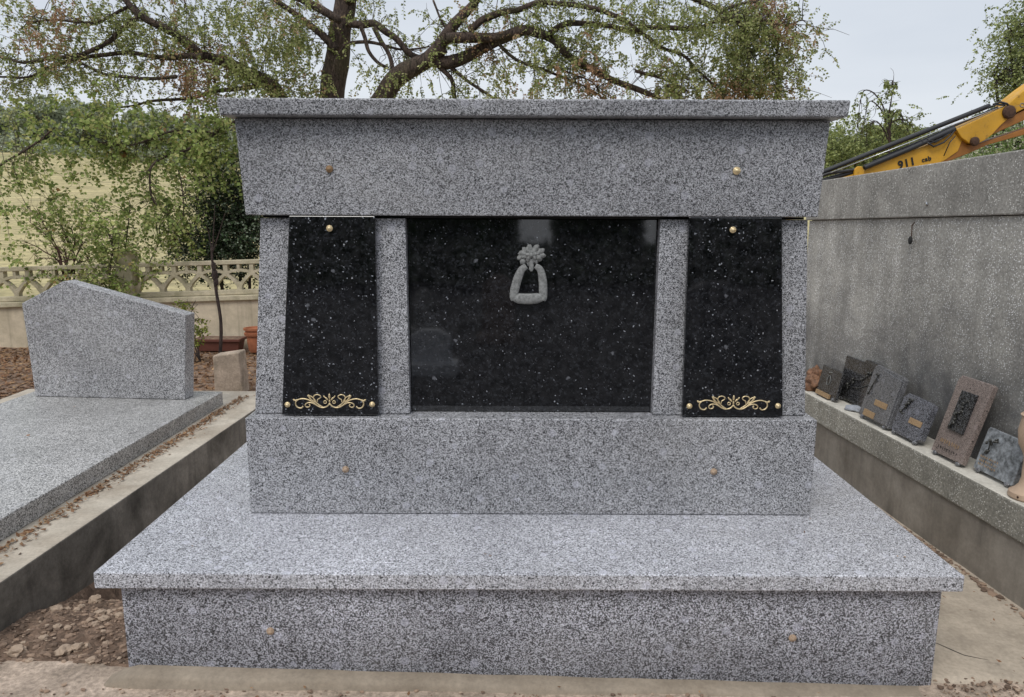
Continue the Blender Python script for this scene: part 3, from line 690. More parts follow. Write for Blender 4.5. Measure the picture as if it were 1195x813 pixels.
for x0, nU in ((px+0.09, 18), (px-0.09-UW*12-0.0, 12)):
    mb = MB(); x1 = x0 + nU*UW
    fbox(mb, x0, x1, FY+0.03, FY+0.11, H0, H0+0.05, 0.006); fbox(mb, x0, x1, FY+0.03, FY+0.11, H1-0.045, H1, 0.006)
    hh = H1-H0-0.095
    def bar(pts, w_):
        "flat bar of the pattern in the xz plane"
        for a, b in zip(pts, pts[1:]):
            d = Vector((b[0]-a[0], 0, b[1]-a[1])); L_ = d.length; ang = math.atan2(d.z, d.x)
            mid = Vector(((a[0]+b[0])/2, FY+0.07, (a[1]+b[1])/2)); mid.z += fz(mid.x)
            mb.obox(Matrix.Translation(mid) @ Matrix.Rotation(-ang, 4, 'Y'), L_+w_*0.55, 0.062 + random.uniform(0, .003), w_)
    zb = H0+0.05
    for i in range(nU):
        a = x0 + i*UW
        for sg in (1, -1):
            cx = a if sg == 1 else a+UW
            arc = [(cx + sg*UW*0.5*math.sin(t*PI/2)**1.0, zb + hh*0.62*(1-math.cos(t*PI/2))*1.0 if False else zb + hh*0.68*(t**0.8)) for t in (0, .25, .5, .75, 1)]
            arc = [(cx + sg*UW*0.5*(t**1.7), zb + hh*0.66*t) for t in (0, .25, .5, .75, 1)]
            bar(arc, 0.032)
            up = [(cx + sg*UW*0.5*(1-t)**1.6 , zb + hh*(0.62 + 0.38*t)) if False else (cx + sg*UW*0.5*(1-t), zb + hh*(0.66+0.12*math.sin(t*PI/2))) for t in (0, .5, 1)]
            bar(up, 0.028)
        bar([(a+UW/2, zb+hh*0.6), (a+UW/2, zb+hh+0.01)], 0.045); 
        bar([(a, zb+hh*0.72), (a, zb+hh+0.01)], 0.03); bar([(a, zb-0.01), (a, zb+hh*0.25)], 0.05)
    mb.build('lattice_panel', M['lattice'], fence)
mb = MB(); fbox(mb, px-0.085, px+0.085, FY-0.01, FY+0.15, 0.478, 0.97, 0.008); mb.build('post', M['lattice'], fence)

# planter, pot, stake, stone block
def planter(name, label, cat, cx, y, w0, w1, d, h, mat):
    t = thing(name, label, cat, (cx, y, 0)); mb = MB()
    mb.hull8([(cx-w0/2,y-d/2,0),(cx+w0/2,y-d/2,0),(cx+w0/2,y+d/2,0),(cx-w0/2,y+d/2,0),(cx-w1/2,y-d/2-.02,h),(cx+w1/2,y-d/2-.02,h),(cx+w1/2,y+d/2+.02,h),(cx-w1/2,y+d/2+.02,h)], 0.006)
    mb.build('trough', mat, t)
    mb = MB(); zz = h-0.02
    for a in ((cx-w1/2-.008, cx+w1/2+.008, y-d/2-.036, y-d/2-.016), (cx-w1/2-.008, cx+w1/2+.008, y+d/2+.016, y+d/2+.036), (cx-w1/2-.008, cx-w1/2+.012, y-d/2-.014, y+d/2+.014), (cx+w1/2-.012, cx+w1/2+.008, y-d/2-.014, y+d/2+.014)):
        mb.box(*a, zz, zz+.025, 0.003)
    mb.build('rim', M['terra_dark'], t)
    mb = MB(); mb.box(cx-w1/2+.014, cx+w1/2-.014, y-d/2-.010, y+d/2+.010, h+.001, h+.004); mb.build('soil', M['soil'], t); return t
planter('window_box', 'long dark brown planter trough on the gravel against the cream wall', 'planter', -3.03, 7.58, 0.42, 0.47, 0.14, 0.125, M['terra_dark'])
def pot(name, label, cat, c, prof, mat, rim=None):
    t = thing(name, label, cat, c); mb = MB(); mb.lathe(prof, Matrix.Translation(c), 24); mb.build('body', mat, t, smooth='auto')
    if rim: mb = MB(); mb.lathe(rim, Matrix.Translation(c), 24); mb.build('rim', mat, t, smooth='auto')
    return t
t = pot('clay_pot', 'ribbed terracotta pot standing at the right end of the dark brown planter', 'flower pot', Vector((-2.63, 7.5, 0)), [(0.06, 0), (0.075, 0.03), (0.085, 0.1), (0.09, 0.17)], M['terra'], [(0.09, 0.171), (0.108, 0.175), (0.112, 0.20), (0.10, 0.205), (0.10, 0.225), (0.115, 0.23), (0.115, 0.25), (0.095, 0.25), (0.09, 0.235)])
t = thing('tree_stake', 'thin dark dead sapling trunk standing in front of the planter', 'sapling', (-2.83, 7.1, 0))
mb = MB(); limb(mb, [(-2.86, 7.1, -0.03), P(257, 375, 7.1), P(251, 330, 7.1), P(248, 310, 7.1), P(246, 290, 7.1)], 0.018, 0.010, 7, 0.012); 
for q, r_ in (((250, 322), 0.04), ((249, 312), 0.032), ((252, 330), 0.028)): mb.blob(P(*q, 7.1), (r_*0.7, r_*0.7, r_*1.6), 2, 0.4, 3, q[1])
mb.build('trunk', M['bark_dark'], t, smooth=True)
mb = MB()
for tip in ((240, 265), (262, 250), (250, 240)): limb(mb, [P(247, 296, 7.1), P((247+tip[0])/2, 275, 7.1), P(*tip, 7.05)], 0.008, 0.003, 5, 0.01)
mb.build('twigs', M['bark_dark'], t, smooth=True)
mb = MB(); bx, by = -2.24, 5.78
bmz = bmesh.new()
mb.hull8([(bx-.115,by-.07,-.03),(bx+.115,by-.08,-.03),(bx+.115,by+.08,-.03),(bx-.115,by+.07,-.03),(bx-.11,by-.07,.30),(bx+.10,by-.075,.33),(bx+.10,by+.08,.33),(bx-.11,by+.07,.30)], 0.012, 3)
tag(mb.build('stone_marker', M['vault_low'] if False else concrete('stone_marker_mat', (0.46, 0.37, 0.29), (0.16, 0.13, 0.09), 8, 0.8, 0.2), None, loc=(bx, by, 0)), 'short squared brown stone marker standing on the gravel behind the neighbour grave', 'stone marker')
# low edging strip behind
mb = MB(); mb.box(-2.12, -1.2, 6.55, 6.65, -.02, .05, .005); tag(mb.build('garden_edging', M['ledge_top'], None, loc=(-1.7, 6.6, 0)), 'narrow pale concrete edging strip on the gravel near the cream wall', 'edging')

# ------------------------------------------------------------------ neighbour grave at left
grave = thing('neighbour_grave', 'grey granite grave with low slab and headstone cut to an off centre peak', 'grave', (-2.45, 3.3, 0.2))
mb = MB(); a_, b_ = Vector((-1.925, 1.2, 0)), Vector((-1.84, 4.59, 0)); n_ = Vector((-1.19, 0.03, 0))
mb.hull8([a_+Vector((0,0,.2)), b_+Vector((0,0,.2)), b_+n_+Vector((0,0,.2)), a_+n_+Vector((0,0,.2)), a_+Vector((0,0,.285)), b_+Vector((0,0,.285)), b_+n_+Vector((0,0,.285)), a_+n_+Vector((0,0,.285))], 0.005)
mb.build('slab', M['granite_oldslab'], grave)
mb = MB()
hp = [(-2.935, 4.44, .287), (-1.985, 4.37, .287), (-1.94, 4.37, .805), (-2.675, 4.42, 1.0), (-2.955, 4.44, .862)]
mb.prism(hp, (0.012, 0.10, 0), 0.004); mb.build('headstone', M['granite_old'], grave)
# kerb around it
mb = MB(); k0, k1 = Vector((-1.735, 0.9, 0)), Vector((-1.585, 4.95, 0))
def slabpoly(mb, p, z0, z1, bev=0.0): mb.hull8([Vector((q[0], q[1], z0)) for q in p] + [Vector((q[0], q[1], z1)) for q in p], bev)
mb.cur = 0
slabpoly(mb, [k0, k1, (-3.35, 5.0), (-3.25, 0.9)], -0.35, 0.2, 0.006)
o = mb.build('grave_kerb', [M['kerb'], M['kerb_side']], None, loc=(-2.4, 3, 0))
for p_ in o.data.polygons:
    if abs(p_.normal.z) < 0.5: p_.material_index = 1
tag(o, 'tan concrete kerb platform under the neighbour grave with a dark stained side', 'kerb', kind='structure')

# dead leaves + dirt
def litter(name, label, n, area, zf, mat, smin, smax, kind='stuff', cat='leaves'):
    l = Leaves()
    for _ in range(n):
        x, y = area(); a = Vector((random.gauss(0, 1), random.gauss(0, 1), random.gauss(0, .25))).normalized(); b = a.cross(Vector((random.gauss(0, .3), random.gauss(0, .3), 1))).normalized()
        s_ = random.uniform(smin, smax); l.leaf(Vector((x, y, zf(x, y) + 0.004 + random.random()*0.008)), a*s_, b*s_*0.5)
    return tag(l.build(name, mat), label, cat, kind=kind)
def gap_area():
    t = random.random()**0.8; y = 1.3 + 3.5*t; xk = -1.9 + 0.025*(y-1.3); return xk + abs(random.gauss(0, 0.035)) + 0.01, y
litter('dead_leaves', 'crumbled orange brown dead leaves along the joint of the grave slab and kerb', 1500, gap_area, lambda x, y: 0.2, M['dead'], 0.005, 0.014)
def back_area():
    return (random.uniform(-6.5, -3.3), random.uniform(4.4, 7.7)) if random.random() < 0.72 else (random.uniform(-3.3, -1.3), random.uniform(5.05, 7.6))
litter('leaf_litter', 'brown and tan leaf litter covering the soil beneath the cream wall', 14000, back_area, ground_z, M['dead'], 0.012, 0.032)
def scat():
    return random.uniform(-2.95, -1.95), random.uniform(1.6, 4.3)
litter('fallen_leaves', 'few tiny pale leaves scattered on the neighbour grave slab', 10, scat, lambda x, y: 0.286, M['dead'], 0.006, 0.014)

# ------------------------------------------------------------------ main monument
RX = 0.0625
mon = thing('granite_monument', 'large new speckled grey granite funeral monument with black polished panels and gilded scrolls', 'monument', (RX, 2.7, 0))
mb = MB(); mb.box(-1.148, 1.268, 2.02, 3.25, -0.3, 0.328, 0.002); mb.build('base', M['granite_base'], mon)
mb = MB(); mb.box(-1.205, 1.308, 1.985, 3.32, 0.330, 0.380, 0.004); mb.build('base_slab', M['granite_top'], mon)
mb = MB(); mb.box(-0.900, 1.031, 2.417, 3.05, 0.3815, 0.7215, 0.004); mb.build('lower_block', M['granite'], mon)
zt = 1.386; zb = 0.723
def pillar(xb0, xb1, xt0, xt1, yf=2.47):
    mb = MB(); mb.hull8([(xb0,yf,zb),(xb1,yf,zb),(xb1,2.98,zb),(xb0,2.98,zb),(xt0,yf,zt),(xt1,yf,zt),(xt1,2.98,zt),(xt0,2.98,zt)], 0.003)
    return mb.build('pillar', M['granite'], mon)
pillar(-0.884, -0.600, -0.828, -0.600); pillar(0.700, 1.010, 0.700, 0.970)
pillar(-0.598, -0.350, -0.598, -0.352); pillar(0.484, 0.698, 0.486, 0.698)
mb = MB(); mb.box(-0.349, 0.483, 2.505, 2.53, zb+.001, zt-.0005, 0.002); mb.build('center_panel', M['black'], mon)
mb = MB(); mb.box(-0.349, 0.483, 2.532, 2.96, zb+.002, 1.391); mb.build('core', M['joint'], mon)
mb = MB(); mb.box(-0.82, 0.96, 2.48, 2.97, zt+.001, 1.3945); mb.build('joint', M['joint'], mon)
mb = MB(); lz0, lz1 = 1.395, 1.697
mb.hull8([(-.866,2.44,lz0),(.990,2.44,lz0),(.990,3.02,lz0),(-.866,3.02,lz0),(-.880,2.432,lz1),(1.004,2.432,lz1),(1.004,3.02,lz1),(-.880,3.02,lz1)], 0.004); mb.build('lintel', M['granite_face'], mon)
mb = MB(); mb.hull8([(-.907,2.378,1.699),(1.035,2.378,1.699),(1.035,3.06,1.699),(-.907,3.06,1.699),(-.911,2.375,1.750),(1.039,2.375,1.750),(1.039,3.07,1.750),(-.911,3.07,1.750)], 0.006, 3); mb.build('cap', M['granite_face'], mon)

def rosette(name, c, parent, r=0.0125, mat=None):
    Mx = Matrix.Translation(c) @ Matrix.Rotation(PI/2, 4, 'X'); mb = MB()
    mb.lathe([(r, 0), (r*1.02, 0.002), (r*0.9, 0.004), (r*0.72, 0.0045), (r*0.62, 0.007), (r*0.4, 0.0095), (r*0.05, 0.0105)], Mx, 20)
    for k in range(10):
        a = 2*PI*k/10; mb.blob(Vector(c) + Vector((math.cos(a)*r*0.85, -0.004, math.sin(a)*r*0.85)), r*0.16, 1, 0, 1)
    return mb.build(name, mat or M['gold'], parent, smooth=True)
for (x, y, z, mt, r_) in ((-0.586, 2.4345, 1.541, 'brass_dull', 0.0115), (0.716, 2.4345, 1.540, 'gold', 0.0125)): rosette('screw_cap', (x, y, z), mon, r_, M[mt])
for (x, y, z) in ((-0.566, 2.416, 0.542), (0.690, 2.416, 0.539), (-0.715, 2.019, 0.179), (0.838, 2.019, 0.163)): rosette('screw_cap', (x, y, z), mon, 0.0115, M['stone_cap'])

S_ = 2.49/865/7.47    # metres per unit of the traced ornament
def ornament(cx, cz, yf, parent):
    mb = MB()
    def T(pts, r, r2=None):
        for sg in (1, -1):
            q = [Vector((cx + sg*(x-560)*S_, yf, cz - (y-300)*S_)) for x, y in pts]
            fine = []
            for i in range(len(q)-1):
                p0 = q[max(i-1, 0)]; p1 = q[i]; p2 = q[i+1]; p3 = q[min(i+2, len(q)-1)]
                for k in range(4):
                    t = k/4; fine.append(0.5*((2*p1)+(p2-p0)*t+(2*p0-5*p1+4*p2-p3)*t*t+(3*p1-p0-3*p2+p3)*t**3))
            fine.append(q[-1]); n = len(fine)
            mb.tube(fine, [1.25*lerp(r, r2 or r, i/(n-1)) for i in range(n)], 6)
    T([(560, 305), (535, 332), (495, 342), (455, 328), (412, 292), (370, 270), (320, 262), (280, 272), (245, 280)], 0.0021, 0.0016)
    T([(285, 270), (264, 290), (262, 318), (280, 342), (308, 347), (326, 330)], 0.0018, 0.0020)
    T([(445, 322), (405, 300), (370, 298), (346, 314), (350, 334), (372, 338), (388, 322), (378, 312)], 0.0017, 0.0016)
    T([(478, 332), (440, 292), (420, 258), (430, 232), (460, 225), (484, 240), (474, 258), (455, 270), (452, 292)], 0.0017, 0.0014)
    T([(500, 338), (470, 318), (430, 290), (395, 268)], 0.0013)
    T([(412, 282), (392, 262), (374, 228)], 0.0014, 0.0036)
    T([(440, 290), (425, 262), (400, 240), (372, 232)], 0.0014)
    T([(262, 284), (250, 270), (240, 272)], 0.0016)
    for (x, y, rx, rz, an) in ((560, 240, .0036, .0095, 0), (536, 262, .0030, .0075, .75), (584, 262, .0030, .0075, -.75), (516, 244, .0024, .005, .6), (604, 244, .0024, .005, -.6), (560, 285, .003, .006, 0)):
        c = Vector((cx+(x-560)*S_, yf, cz-(y-300)*S_)); n0 = len(mb.v); mb.blob((0, 0, 0), (rx, .0022, rz), 2, 0, 1)
        R = Matrix.Rotation(-an, 4, 'Y')
        for i in range(n0, len(mb.v)): mb.v[i] = R @ mb.v[i] + c
    for sx_ in (-1, 1):
        c = Vector((cx + sx_*39*S_, yf, cz + 8*S_)); ring = [c + Vector((math.cos(a)*.0048, 0, math.sin(a)*.0048)) for a in [2*PI*k/14 for k in range(15)]]
        mb.tube(ring, 0.0017, 6)
    return mb.build('scroll_ornament', M['gold'], parent, smooth=True)
for side, (xb0, xb1, xt0, xt1) in (('l', (-.782, -.453, -.725, -.446)), ('r', (.580, .922, .573, .874))):
    mb = MB(); y0, y1 = 2.440, 2.460; z0 = 0.727; z1 = 1.3935
    mb.hull8([(xb0,y0,z0),(xb1,y0,z0),(xb1,y1,z0),(xb0,y1,z0),(xt0,y0,z1),(xt1,y0,z1),(xt1,y1,z1),(xt0,y1,z1)], 0.0025)
    pl = mb.build('side_panel', M['black'], mon)
    cx = (xb0+xb1)/2
    ornament(cx, z0+0.042, y0-0.0012, pl)
    rosette('gold_screw', (xb0+0.022, y0-.0005, z0+0.036), pl, 0.0095); rosette('gold_screw', (xb1-0.020, y0-.0005, z0+0.038), pl, 0.0095)
    rosette('gold_screw', (-.594 if side == 'l' else .716, y0-.0005, z1-0.040), pl, 0.0105)

# handle emblem on the centre panel (flower and ring)
def E2(x, y, Y=2.487): return P(540 + x/6.775, 250 + y/6.775, Y)
mb = MB()
def seg(pts, rads):
    q = [E2(*p) for p in pts]; fine = []; rr = []
    for i in range(len(q)-1):
        p0 = q[max(i-1, 0)]; p1 = q[i]; p2 = q[i+1]; p3 = q[min(i+2, len(q)-1)]
        for k in range(5):
            t = k/5; fine.append(0.5*((2*p1)+(p2-p0)*t+(2*p0-5*p1+4*p2-p3)*t*t+(3*p1-p0-3*p2+p3)*t**3)); rr.append(lerp(rads[i], rads[i+1], t))
    fine.append(q[-1]); rr.append(rads[-1]); mb.tube(fine, rr, 14, squash=(1, 0.42, 1))
g = 0.93*2.5/865/6.775
seg([(500, 408), (462, 440), (432, 510), (408, 600), (400, 655), (408, 672)], [24*g, 32*g, 38*g, 38*g, 34*g, 24*g])
seg([(572, 405), (612, 440), (630, 520), (634, 610), (634, 660), (628, 676)], [22*g, 30*g, 36*g, 37*g, 34*g, 24*g])
seg([(395, 655), (440, 664), (520, 668), (590, 662), (636, 655)], [26*g, 44*g, 46*g, 44*g, 26*g])
ring = mb.build('ring_handle', M['cast'], [o for o in mon.children if o.name.startswith('center_panel')][0], smooth=True)
mb = MB()
for i in range(3):
    n = [11, 8, 5][i]; R = [74, 50, 24][i]
    for k in range(n):
        a = 2*PI*k/n + i*0.4; rr_ = 1 + 0.16*math.sin(k*5.1 + i); c = E2(538 + R*rr_*math.cos(a)*1.12, 322 + R*rr_*0.74*math.sin(a), 2.4935 - 0.0035*i); n0 = len(mb.v)
        mb.blob((0, 0, 0), (0.0135 - .002*i, 0.0045, 0.0100 - .0014*i), 2, 0.3, 2.5, k + i*9); Rm = Matrix.Rotation(a, 4, 'Y')
        for q in range(n0, len(mb.v)): mb.v[q] = Rm @ mb.v[q] + c
mb.blob(E2(538, 322, 2.482), (0.008, 0.006, 0.008), 2, 0.2, 3, 5)
seg([(540, 355), (540, 400), (540, 432), (540, 450)], [12*g, 20*g, 19*g, 8*g])
mb.build('flower', M['cast'], [o for o in mon.children if o.name.startswith('center_panel')][0], smooth=True)

# ------------------------------------------------------------------ footing, paths, gravel
mb = MB()
n = 60; xs_ = [lerp(-1.20, 1.36, i/n) for i in range(n+1)]
for i in range(n):
    a, b = xs_[i], xs_[i+1]
    def zt_(x): return 0.066 - 0.026*(x+1.146) + 0.003*noise.noise(Vector((x*6, 0, 0))) - 0.035*(1 - sstep(-1.20, -1.13, x))
    def yf_(x): return 1.955 + 0.012*noise.noise(Vector((x*3, 2, 0)))
    mb.add([(a, yf_(a), -0.05), (b, yf_(b), -0.05), (b, yf_(b)+.008, zt_(b)-.010), (a, yf_(a)+.008, zt_(a)-.010), (b, yf_(b)+.02, zt_(b)), (a, yf_(a)+.02, zt_(a)), (b, 2.0195, zt_(b)+.001), (a, 2.0195, zt_(a)+.001)],
           [(0, 1, 2, 3), (3, 2, 4, 5), (5, 4, 6, 7)])
o = mb.build('concrete_footing', M['footing'], None, smooth=True); o['kind'] = 'structure'
def path_z(x, y):
    return 0.026*max(0, min(1, (1.0-x)/2.4)) + 0.005 + 0.006*noise.noise(Vector((x*5, y*5, 1))) + 0.003*noise.noise(Vector((x*22, y*22, 1)))
sheet('front_path', [-4.5 + i*0.04 for i in range(154)], [0.9 + 0.03*i for i in range(37)] + [2.0, 2.02, 2.04, 2.06, 2.09], path_z, M['path'])
# gravel bed between kerb and monument base
def gz(x, y):
    return 0.034 - 0.03*(1 - sstep(2.055, 2.075, y)) + 0.014*noise.noise(Vector((x*6, y*6, 0))) + 0.010*noise.noise(Vector((x*25, y*25, 2))) - 0.24*sstep(2.30, 3.0, y)
sheet('gravel_bed', [-1.76 + i*0.012 for i in range(53)], [2.055 + i*0.014 for i in range(200)], gz, M['soil'])
mb = MB(); random.seed(3)
for i in range(2600):
    x = random.uniform(-1.72, -1.14); y = random.uniform(2.06, 3.2); r = 0.003 + 0.009*random.random()**3.5
    if x < -1.735 + 0.037*(y-0.9) + r: continue
    mb.blob((x, y, gz(x, y) + r*0.25), (r*random.uniform(.8, 1.5), r*random.uniform(.7, 1.2), r*random.uniform(.4, .8)), 1, 0.5, 1.6, i)
for i in range(600):   # loose grit on the path and at the right corner
    if i < 260: x = random.uniform(1.26, 1.7); y = random.uniform(1.93, 2.08); z = 0.012
    else: x = random.uniform(-1.7, 1.6); y = random.uniform(1.86, 1.965); z = path_z(x, y) + .002
    r = 0.002 + 0.006*random.random()**3; mb.blob((x, y, z + r*.3), (r*1.3, r, r*.7), 1, 0.5, 1.6, i)
tag(mb.build('pebbles', M['pebble'], None, smooth=False), 'loose brown and tan pebbles in the strip between the kerb and the monument', 'pebbles', kind='stuff')
for i, (u, v, r) in enumerate([(110, 683, .024), (66, 708, .021), (78, 704, .012), (90, 703, .012), (117, 712, .020), (128, 709, .014), (20, 760, .026), (75, 757, .026), (92, 754, .020), (52, 746, .014), (122, 722, .018), (108, 770, .015), (47, 781, .013), (82, 784, .014), (134, 779, .020), (5, 775, .02), (95, 697, .012), (68, 733, .013), (125, 750, .010), (140, 716, .015), (35, 768, .012), (112, 728, .014)]):
    x_, y_ = (u-597.5)/F, -(v-406.5)/F
    dz = -math.sin(PITCH)+math.cos(PITCH)*y_; t_ = (0.045-CH)/dz; X = x_*t_; Yy = (math.cos(PITCH)+math.sin(PITCH)*y_)*t_
    mb = MB(); mb.blob((X, Yy, gz(X, Yy) + r*0.35), (r*1.0, r*0.85, r*0.62), 3, 0.3, 1.9, i+40)
    tag(mb.build('stone', M['stone'], None, smooth='auto', loc=(X, Yy, 0.03)), 'pale limestone lump lying on the brown gravel between the kerb and the monument', 'stone', 'pale stones on the gravel strip')

# right floor slab with a crack
WA, WB = 1.80 + .062*2.739, -.062
def wx(y, d=0.0): return WA + d + WB*y
def fl_z(x, y): return 0.018 + 0.004*noise.noise(Vector((x*4, y*4, 0))) - 0.03*(1 - sstep(2.0 + 0.03*noise.noise(Vector((x*9, 0, 5))), 2.05, y))
crk = [(1.27, 2.262), (1.31, 2.262), (1.36, 2.245), (1.40, 2.222), (1.425, 2.19), (1.45, 2.16), (1.49, 2.145), (1.515, 2.135)]
sheet('side_floor', [1.2 + i*0.02 for i in range(60)], [1.96 + i*0.01 for i in range(10)] + [2.07 + i*0.05 for i in range(60)], fl_z, M['floor'])
mb = MB()
top = [Vector((x, y + 0.006*noise.noise(Vector((x*40, 0, 0))), fl_z(x, y)+.0003)) for x, y in crk]
mb.tube(top, [0.0012, 0.002, 0.0026, 0.0018, 0.0028, 0.0022, 0.0014, 0.0005], 5, squash=(1, 1, .25)); mb.build('floor_crack', M['joint'], None)['kind'] = 'structure'
mb = MB(); random.seed(9)
for i in range(420):   # dirt line along the wall foot
    y = random.uniform(2.2, 4.2); r = .003 + .007*random.random()**2; x = wx(y) - abs(random.gauss(0, .012)) - r
    mb.blob((x, y, 0.021), (r*1.5, r*1.5, r*.6), 1, .5, 1.5, i)
tag(mb.build('dirt_line', M['pebble'], None), 'brown dirt crumbs gathered along the foot of the concrete vault', 'dirt', kind='stuff')

litter('leaf_bits', 'few tiny dry leaf bits lying on the polished base slab of the monument', 16, lambda: (random.uniform(-1.1, 1.2), random.uniform(2.0, 2.4)), lambda x, y: 0.378, M['dead'], 0.002, 0.007)
litter('path_leaves', 'scattered brown leaf scraps on the concrete beside and before the monument', 120, lambda: (random.uniform(-2.0, 1.75), random.uniform(1.8, 1.96)) if random.random() < .5 else (random.uniform(1.3, 1.78), random.uniform(2.05, 3.0)), lambda x, y: 0.03, M['dead'], 0.003, 0.010)

# ------------------------------------------------------------------ right vault: wall, coping, ledge
vault = thing('concrete_vault', 'long weathered aggregate concrete burial vault with a dark coping and a plaque ledge', 'vault', (2.0, 3.2, 0))
Y0, Y1 = 1.0, 5.2
def wpoly(mb, d0, d1, y0, y1, z0, z1, bev=0.0, z1b=None, z0b=None):
    z1b = z1 if z1b is None else z1b; z0b = z0 if z0b is None else z0b
    p = [(wx(y0, d0), y0), (wx(y0, d1), y0), (wx(y1, d1), y1), (wx(y1, d0), y1)]
    mb.hull8([(p[0][0],p[0][1],z0),(p[1][0],p[1][1],z0),(p[2][0],p[2][1],z0b),(p[3][0],p[3][1],z0b),(p[0][0],p[0][1],z1),(p[1][0],p[1][1],z1),(p[2][0],p[2][1],z1b),(p[3][0],p[3][1],z1b)], bev)
mb = MB(); wpoly(mb, 0.012, 1.1, Y0, Y1, -0.1, 0.248); mb.build('lower_wall', M['vault_low'], vault)
mb = MB(); wpoly(mb, 0.0, 0.186, Y0, Y1, 0.251, 0.388, 0.008); o = mb.build('ledge', [M['ledge_face'], M['ledge_top']], vault)
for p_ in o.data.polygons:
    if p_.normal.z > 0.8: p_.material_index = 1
mb = MB(); wpoly(mb, 0.187, 1.1, Y0, 4.72, 0.25, 1.441, 0.0, 1.368); mb.build('wall', M['wall_agg'], vault)
mb = MB(); wpoly(mb, 0.165, 1.13, Y0, 4.76, 1.445, 1.66, 0.006, 1.615, 1.370); mb.v = [v if v.z > 1.5 or v.y > 4 else Vector((v.x, v.y, v.z)) for v in mb.v]
mb = MB(); wpoly(mb, 0.170, 1.13, Y0, 4.74, 1.425+.02, 1.708, 0.006, 1.603, 1.371); mb.build('coping', M['coping'], vault)
mb = MB(); wpoly(mb, 0.192, 1.08, Y0+.01, 4.70, 1.4415, 1.4445, 0.0, 1.3708, 1.3685); mb.build('joint', M['joint'], vault)
# loosened eye bolt and hanging fitting
mb = MB(); hp_ = Vector((wx(3.60, 0.183), 3.60, 1.335)); hk = thing('hanging_fitting', 'small dark oval metal fitting hanging on a wire from the vault coping', 'hanging fitting', hp_)
mb.tube([hp_+Vector((-.004, 0, .035)), hp_+Vector((-.012, 0.008, .02)), hp_+Vector((-.014, 0, 0)), hp_+Vector((-.014, 0, -.03))], 0.0025, 6); mb.tube([hp_+Vector((-.012, 0.0, .02)), hp_+Vector((-.012, -.012, .036))], 0.0022, 6)
mb.build('wire', M['rust'], hk); mb = MB(); mb.blob(hp_+Vector((-.017, 0, -.05)), (.008, .014, .020), 3, .1, 2, 3); mb.build('pendant', M['joint'], hk, smooth=True)
mb = MB(); c = Vector((wx(3.5, .168), 3.5, 1.455)); mb.lathe([(.008, 0), (.009, .004), (.004, .008)], Matrix.Translation(c) @ Matrix.Rotation(-PI/2, 4, 'Y'), 12); mb.build('bolt', M['chrome'], vault)
mb = MB(); y = 4.78; x = wx(y, .15)
dp = thing('drain_pipe', 'narrow cream drainpipe at the far corner of the concrete vault', 'drainpipe', (x, y, 0))
mb.tube([(x, y, 0.0), (x, y, 1.37)], 0.016, 12); mb.build('pipe', M['pvc'], dp, smooth='auto')
for z in (1.2, 1.02):
    mb = MB(); mb.lathe([(.017, -.015), (.021, -.012), (.021, .012), (.017, .015)], Matrix.Translation((x, y, z)), 12)
    mb.build('collar', M['rust'], dp)

# ------------------------------------------------------------------ plaques on the ledge
def plaque(name, label, cat, y0, y1, h, lean, d_in, mat, thick=0.016, topcut=None, group=None):
    "y0 far end, y1 near end; stands on the ledge leaning on the wall. returns thing + local frame function"
    ym = (y0+y1)/2; base = Vector((wx(ym, d_in), ym, 0.392)); t = thing(name, label, cat, base, group)
    w_ = (Vector((wx(y1), y1, 0)) - Vector((wx(y0), y0, 0))); W = w_.length; ex = w_.normalized()
    up = Vector((math.sin(lean), 0, math.cos(lean))); nn = ex.cross(up).normalized()
    if nn.x > 0: nn = -nn
    def fr(a, b, c=0.0): return base + ex*a*W/2 + up*b*h + nn*c + Vector((0, 0, 0.012))
    mb = MB(); pts = topcut or [(-1, 0), (1, 0), (1, 1), (-1, 1)]
    mb.prism([fr(a, b, 0) for a, b in pts], -nn*thick, 0.002)
    mb.build('slab', mat, t)
    for a in (-.75, .75):
        mb = MB(); mb.blob(fr(a, -.01, -.004) , (.011, .012, .010), 2, .2, 2, a); mb.build('foot', M['pl_grey'], t, smooth=True)
    return t, fr, W, nn
def plate(t, fr, a0, a1, b0, b1, mat, name='name_plate', c=0.003, lines=0, W=None):
    mb = MB(); mb.prism([fr(a0, b0, 0.0003), fr(a1, b0, 0.0003), fr(a1, b1, 0.0003), fr(a0, b1, 0.0003)], fr(0, 0, c)-fr(0, 0, 0), 0.0005); o = mb.build(name, mat, t)
    return o
def scribble(t, fr, a0, a1, b, h, mat, seed):
    "raised worn lettering line: row of tiny strokes"
    random.seed(seed); mb = MB(); n = 9
    for k in range(n):
        a = lerp(a0, a1, (k+.5)/n); da = (a1-a0)/n*.28
        for s_ in range(2):
            p = fr(a + random.uniform(-da, da), b + random.uniform(0, h*.3), .0035); q = fr(a + random.uniform(-da, da), b + h, .0035); mb.tube([p, q], .0011, 4)
    return mb.build('lettering', mat, t)
def sprig(t, fr, pts, mat, r=0.006, name='flower_relief', seed=1, leaf=True):
    random.seed(seed); mb = MB()
    q = [fr(a, b, .005) for a, b in pts]; mb.tube(q, .0022, 6)
    for p in q:
        for k in range(4): mb.blob(p + rv(r*.55), (r*random.uniform(.5, 1), r*.6, r*random.uniform(.5, 1)), 1, .3, 2, k)
    return mb.build(name, mat, t, smooth=True)
M['pl_dark'] = granite('plaque_dark_granite', 300, dark=.5, gain=.19, rough=.2)
M['pl_grey'] = granite('plaque_grey_granite', 600, dark=.25, gain=.48, rough=.14)
M['pl_mid'] = granite('plaque_blue_granite', 480, dark=.35, gain=.46, rough=.2, tint=(.95, .97, 1.1))
M['pl_brown'] = granite('plaque_brown_granite', 620, dark=.12, gain=.55, rough=.25, tint=(1.15, .93, .84))
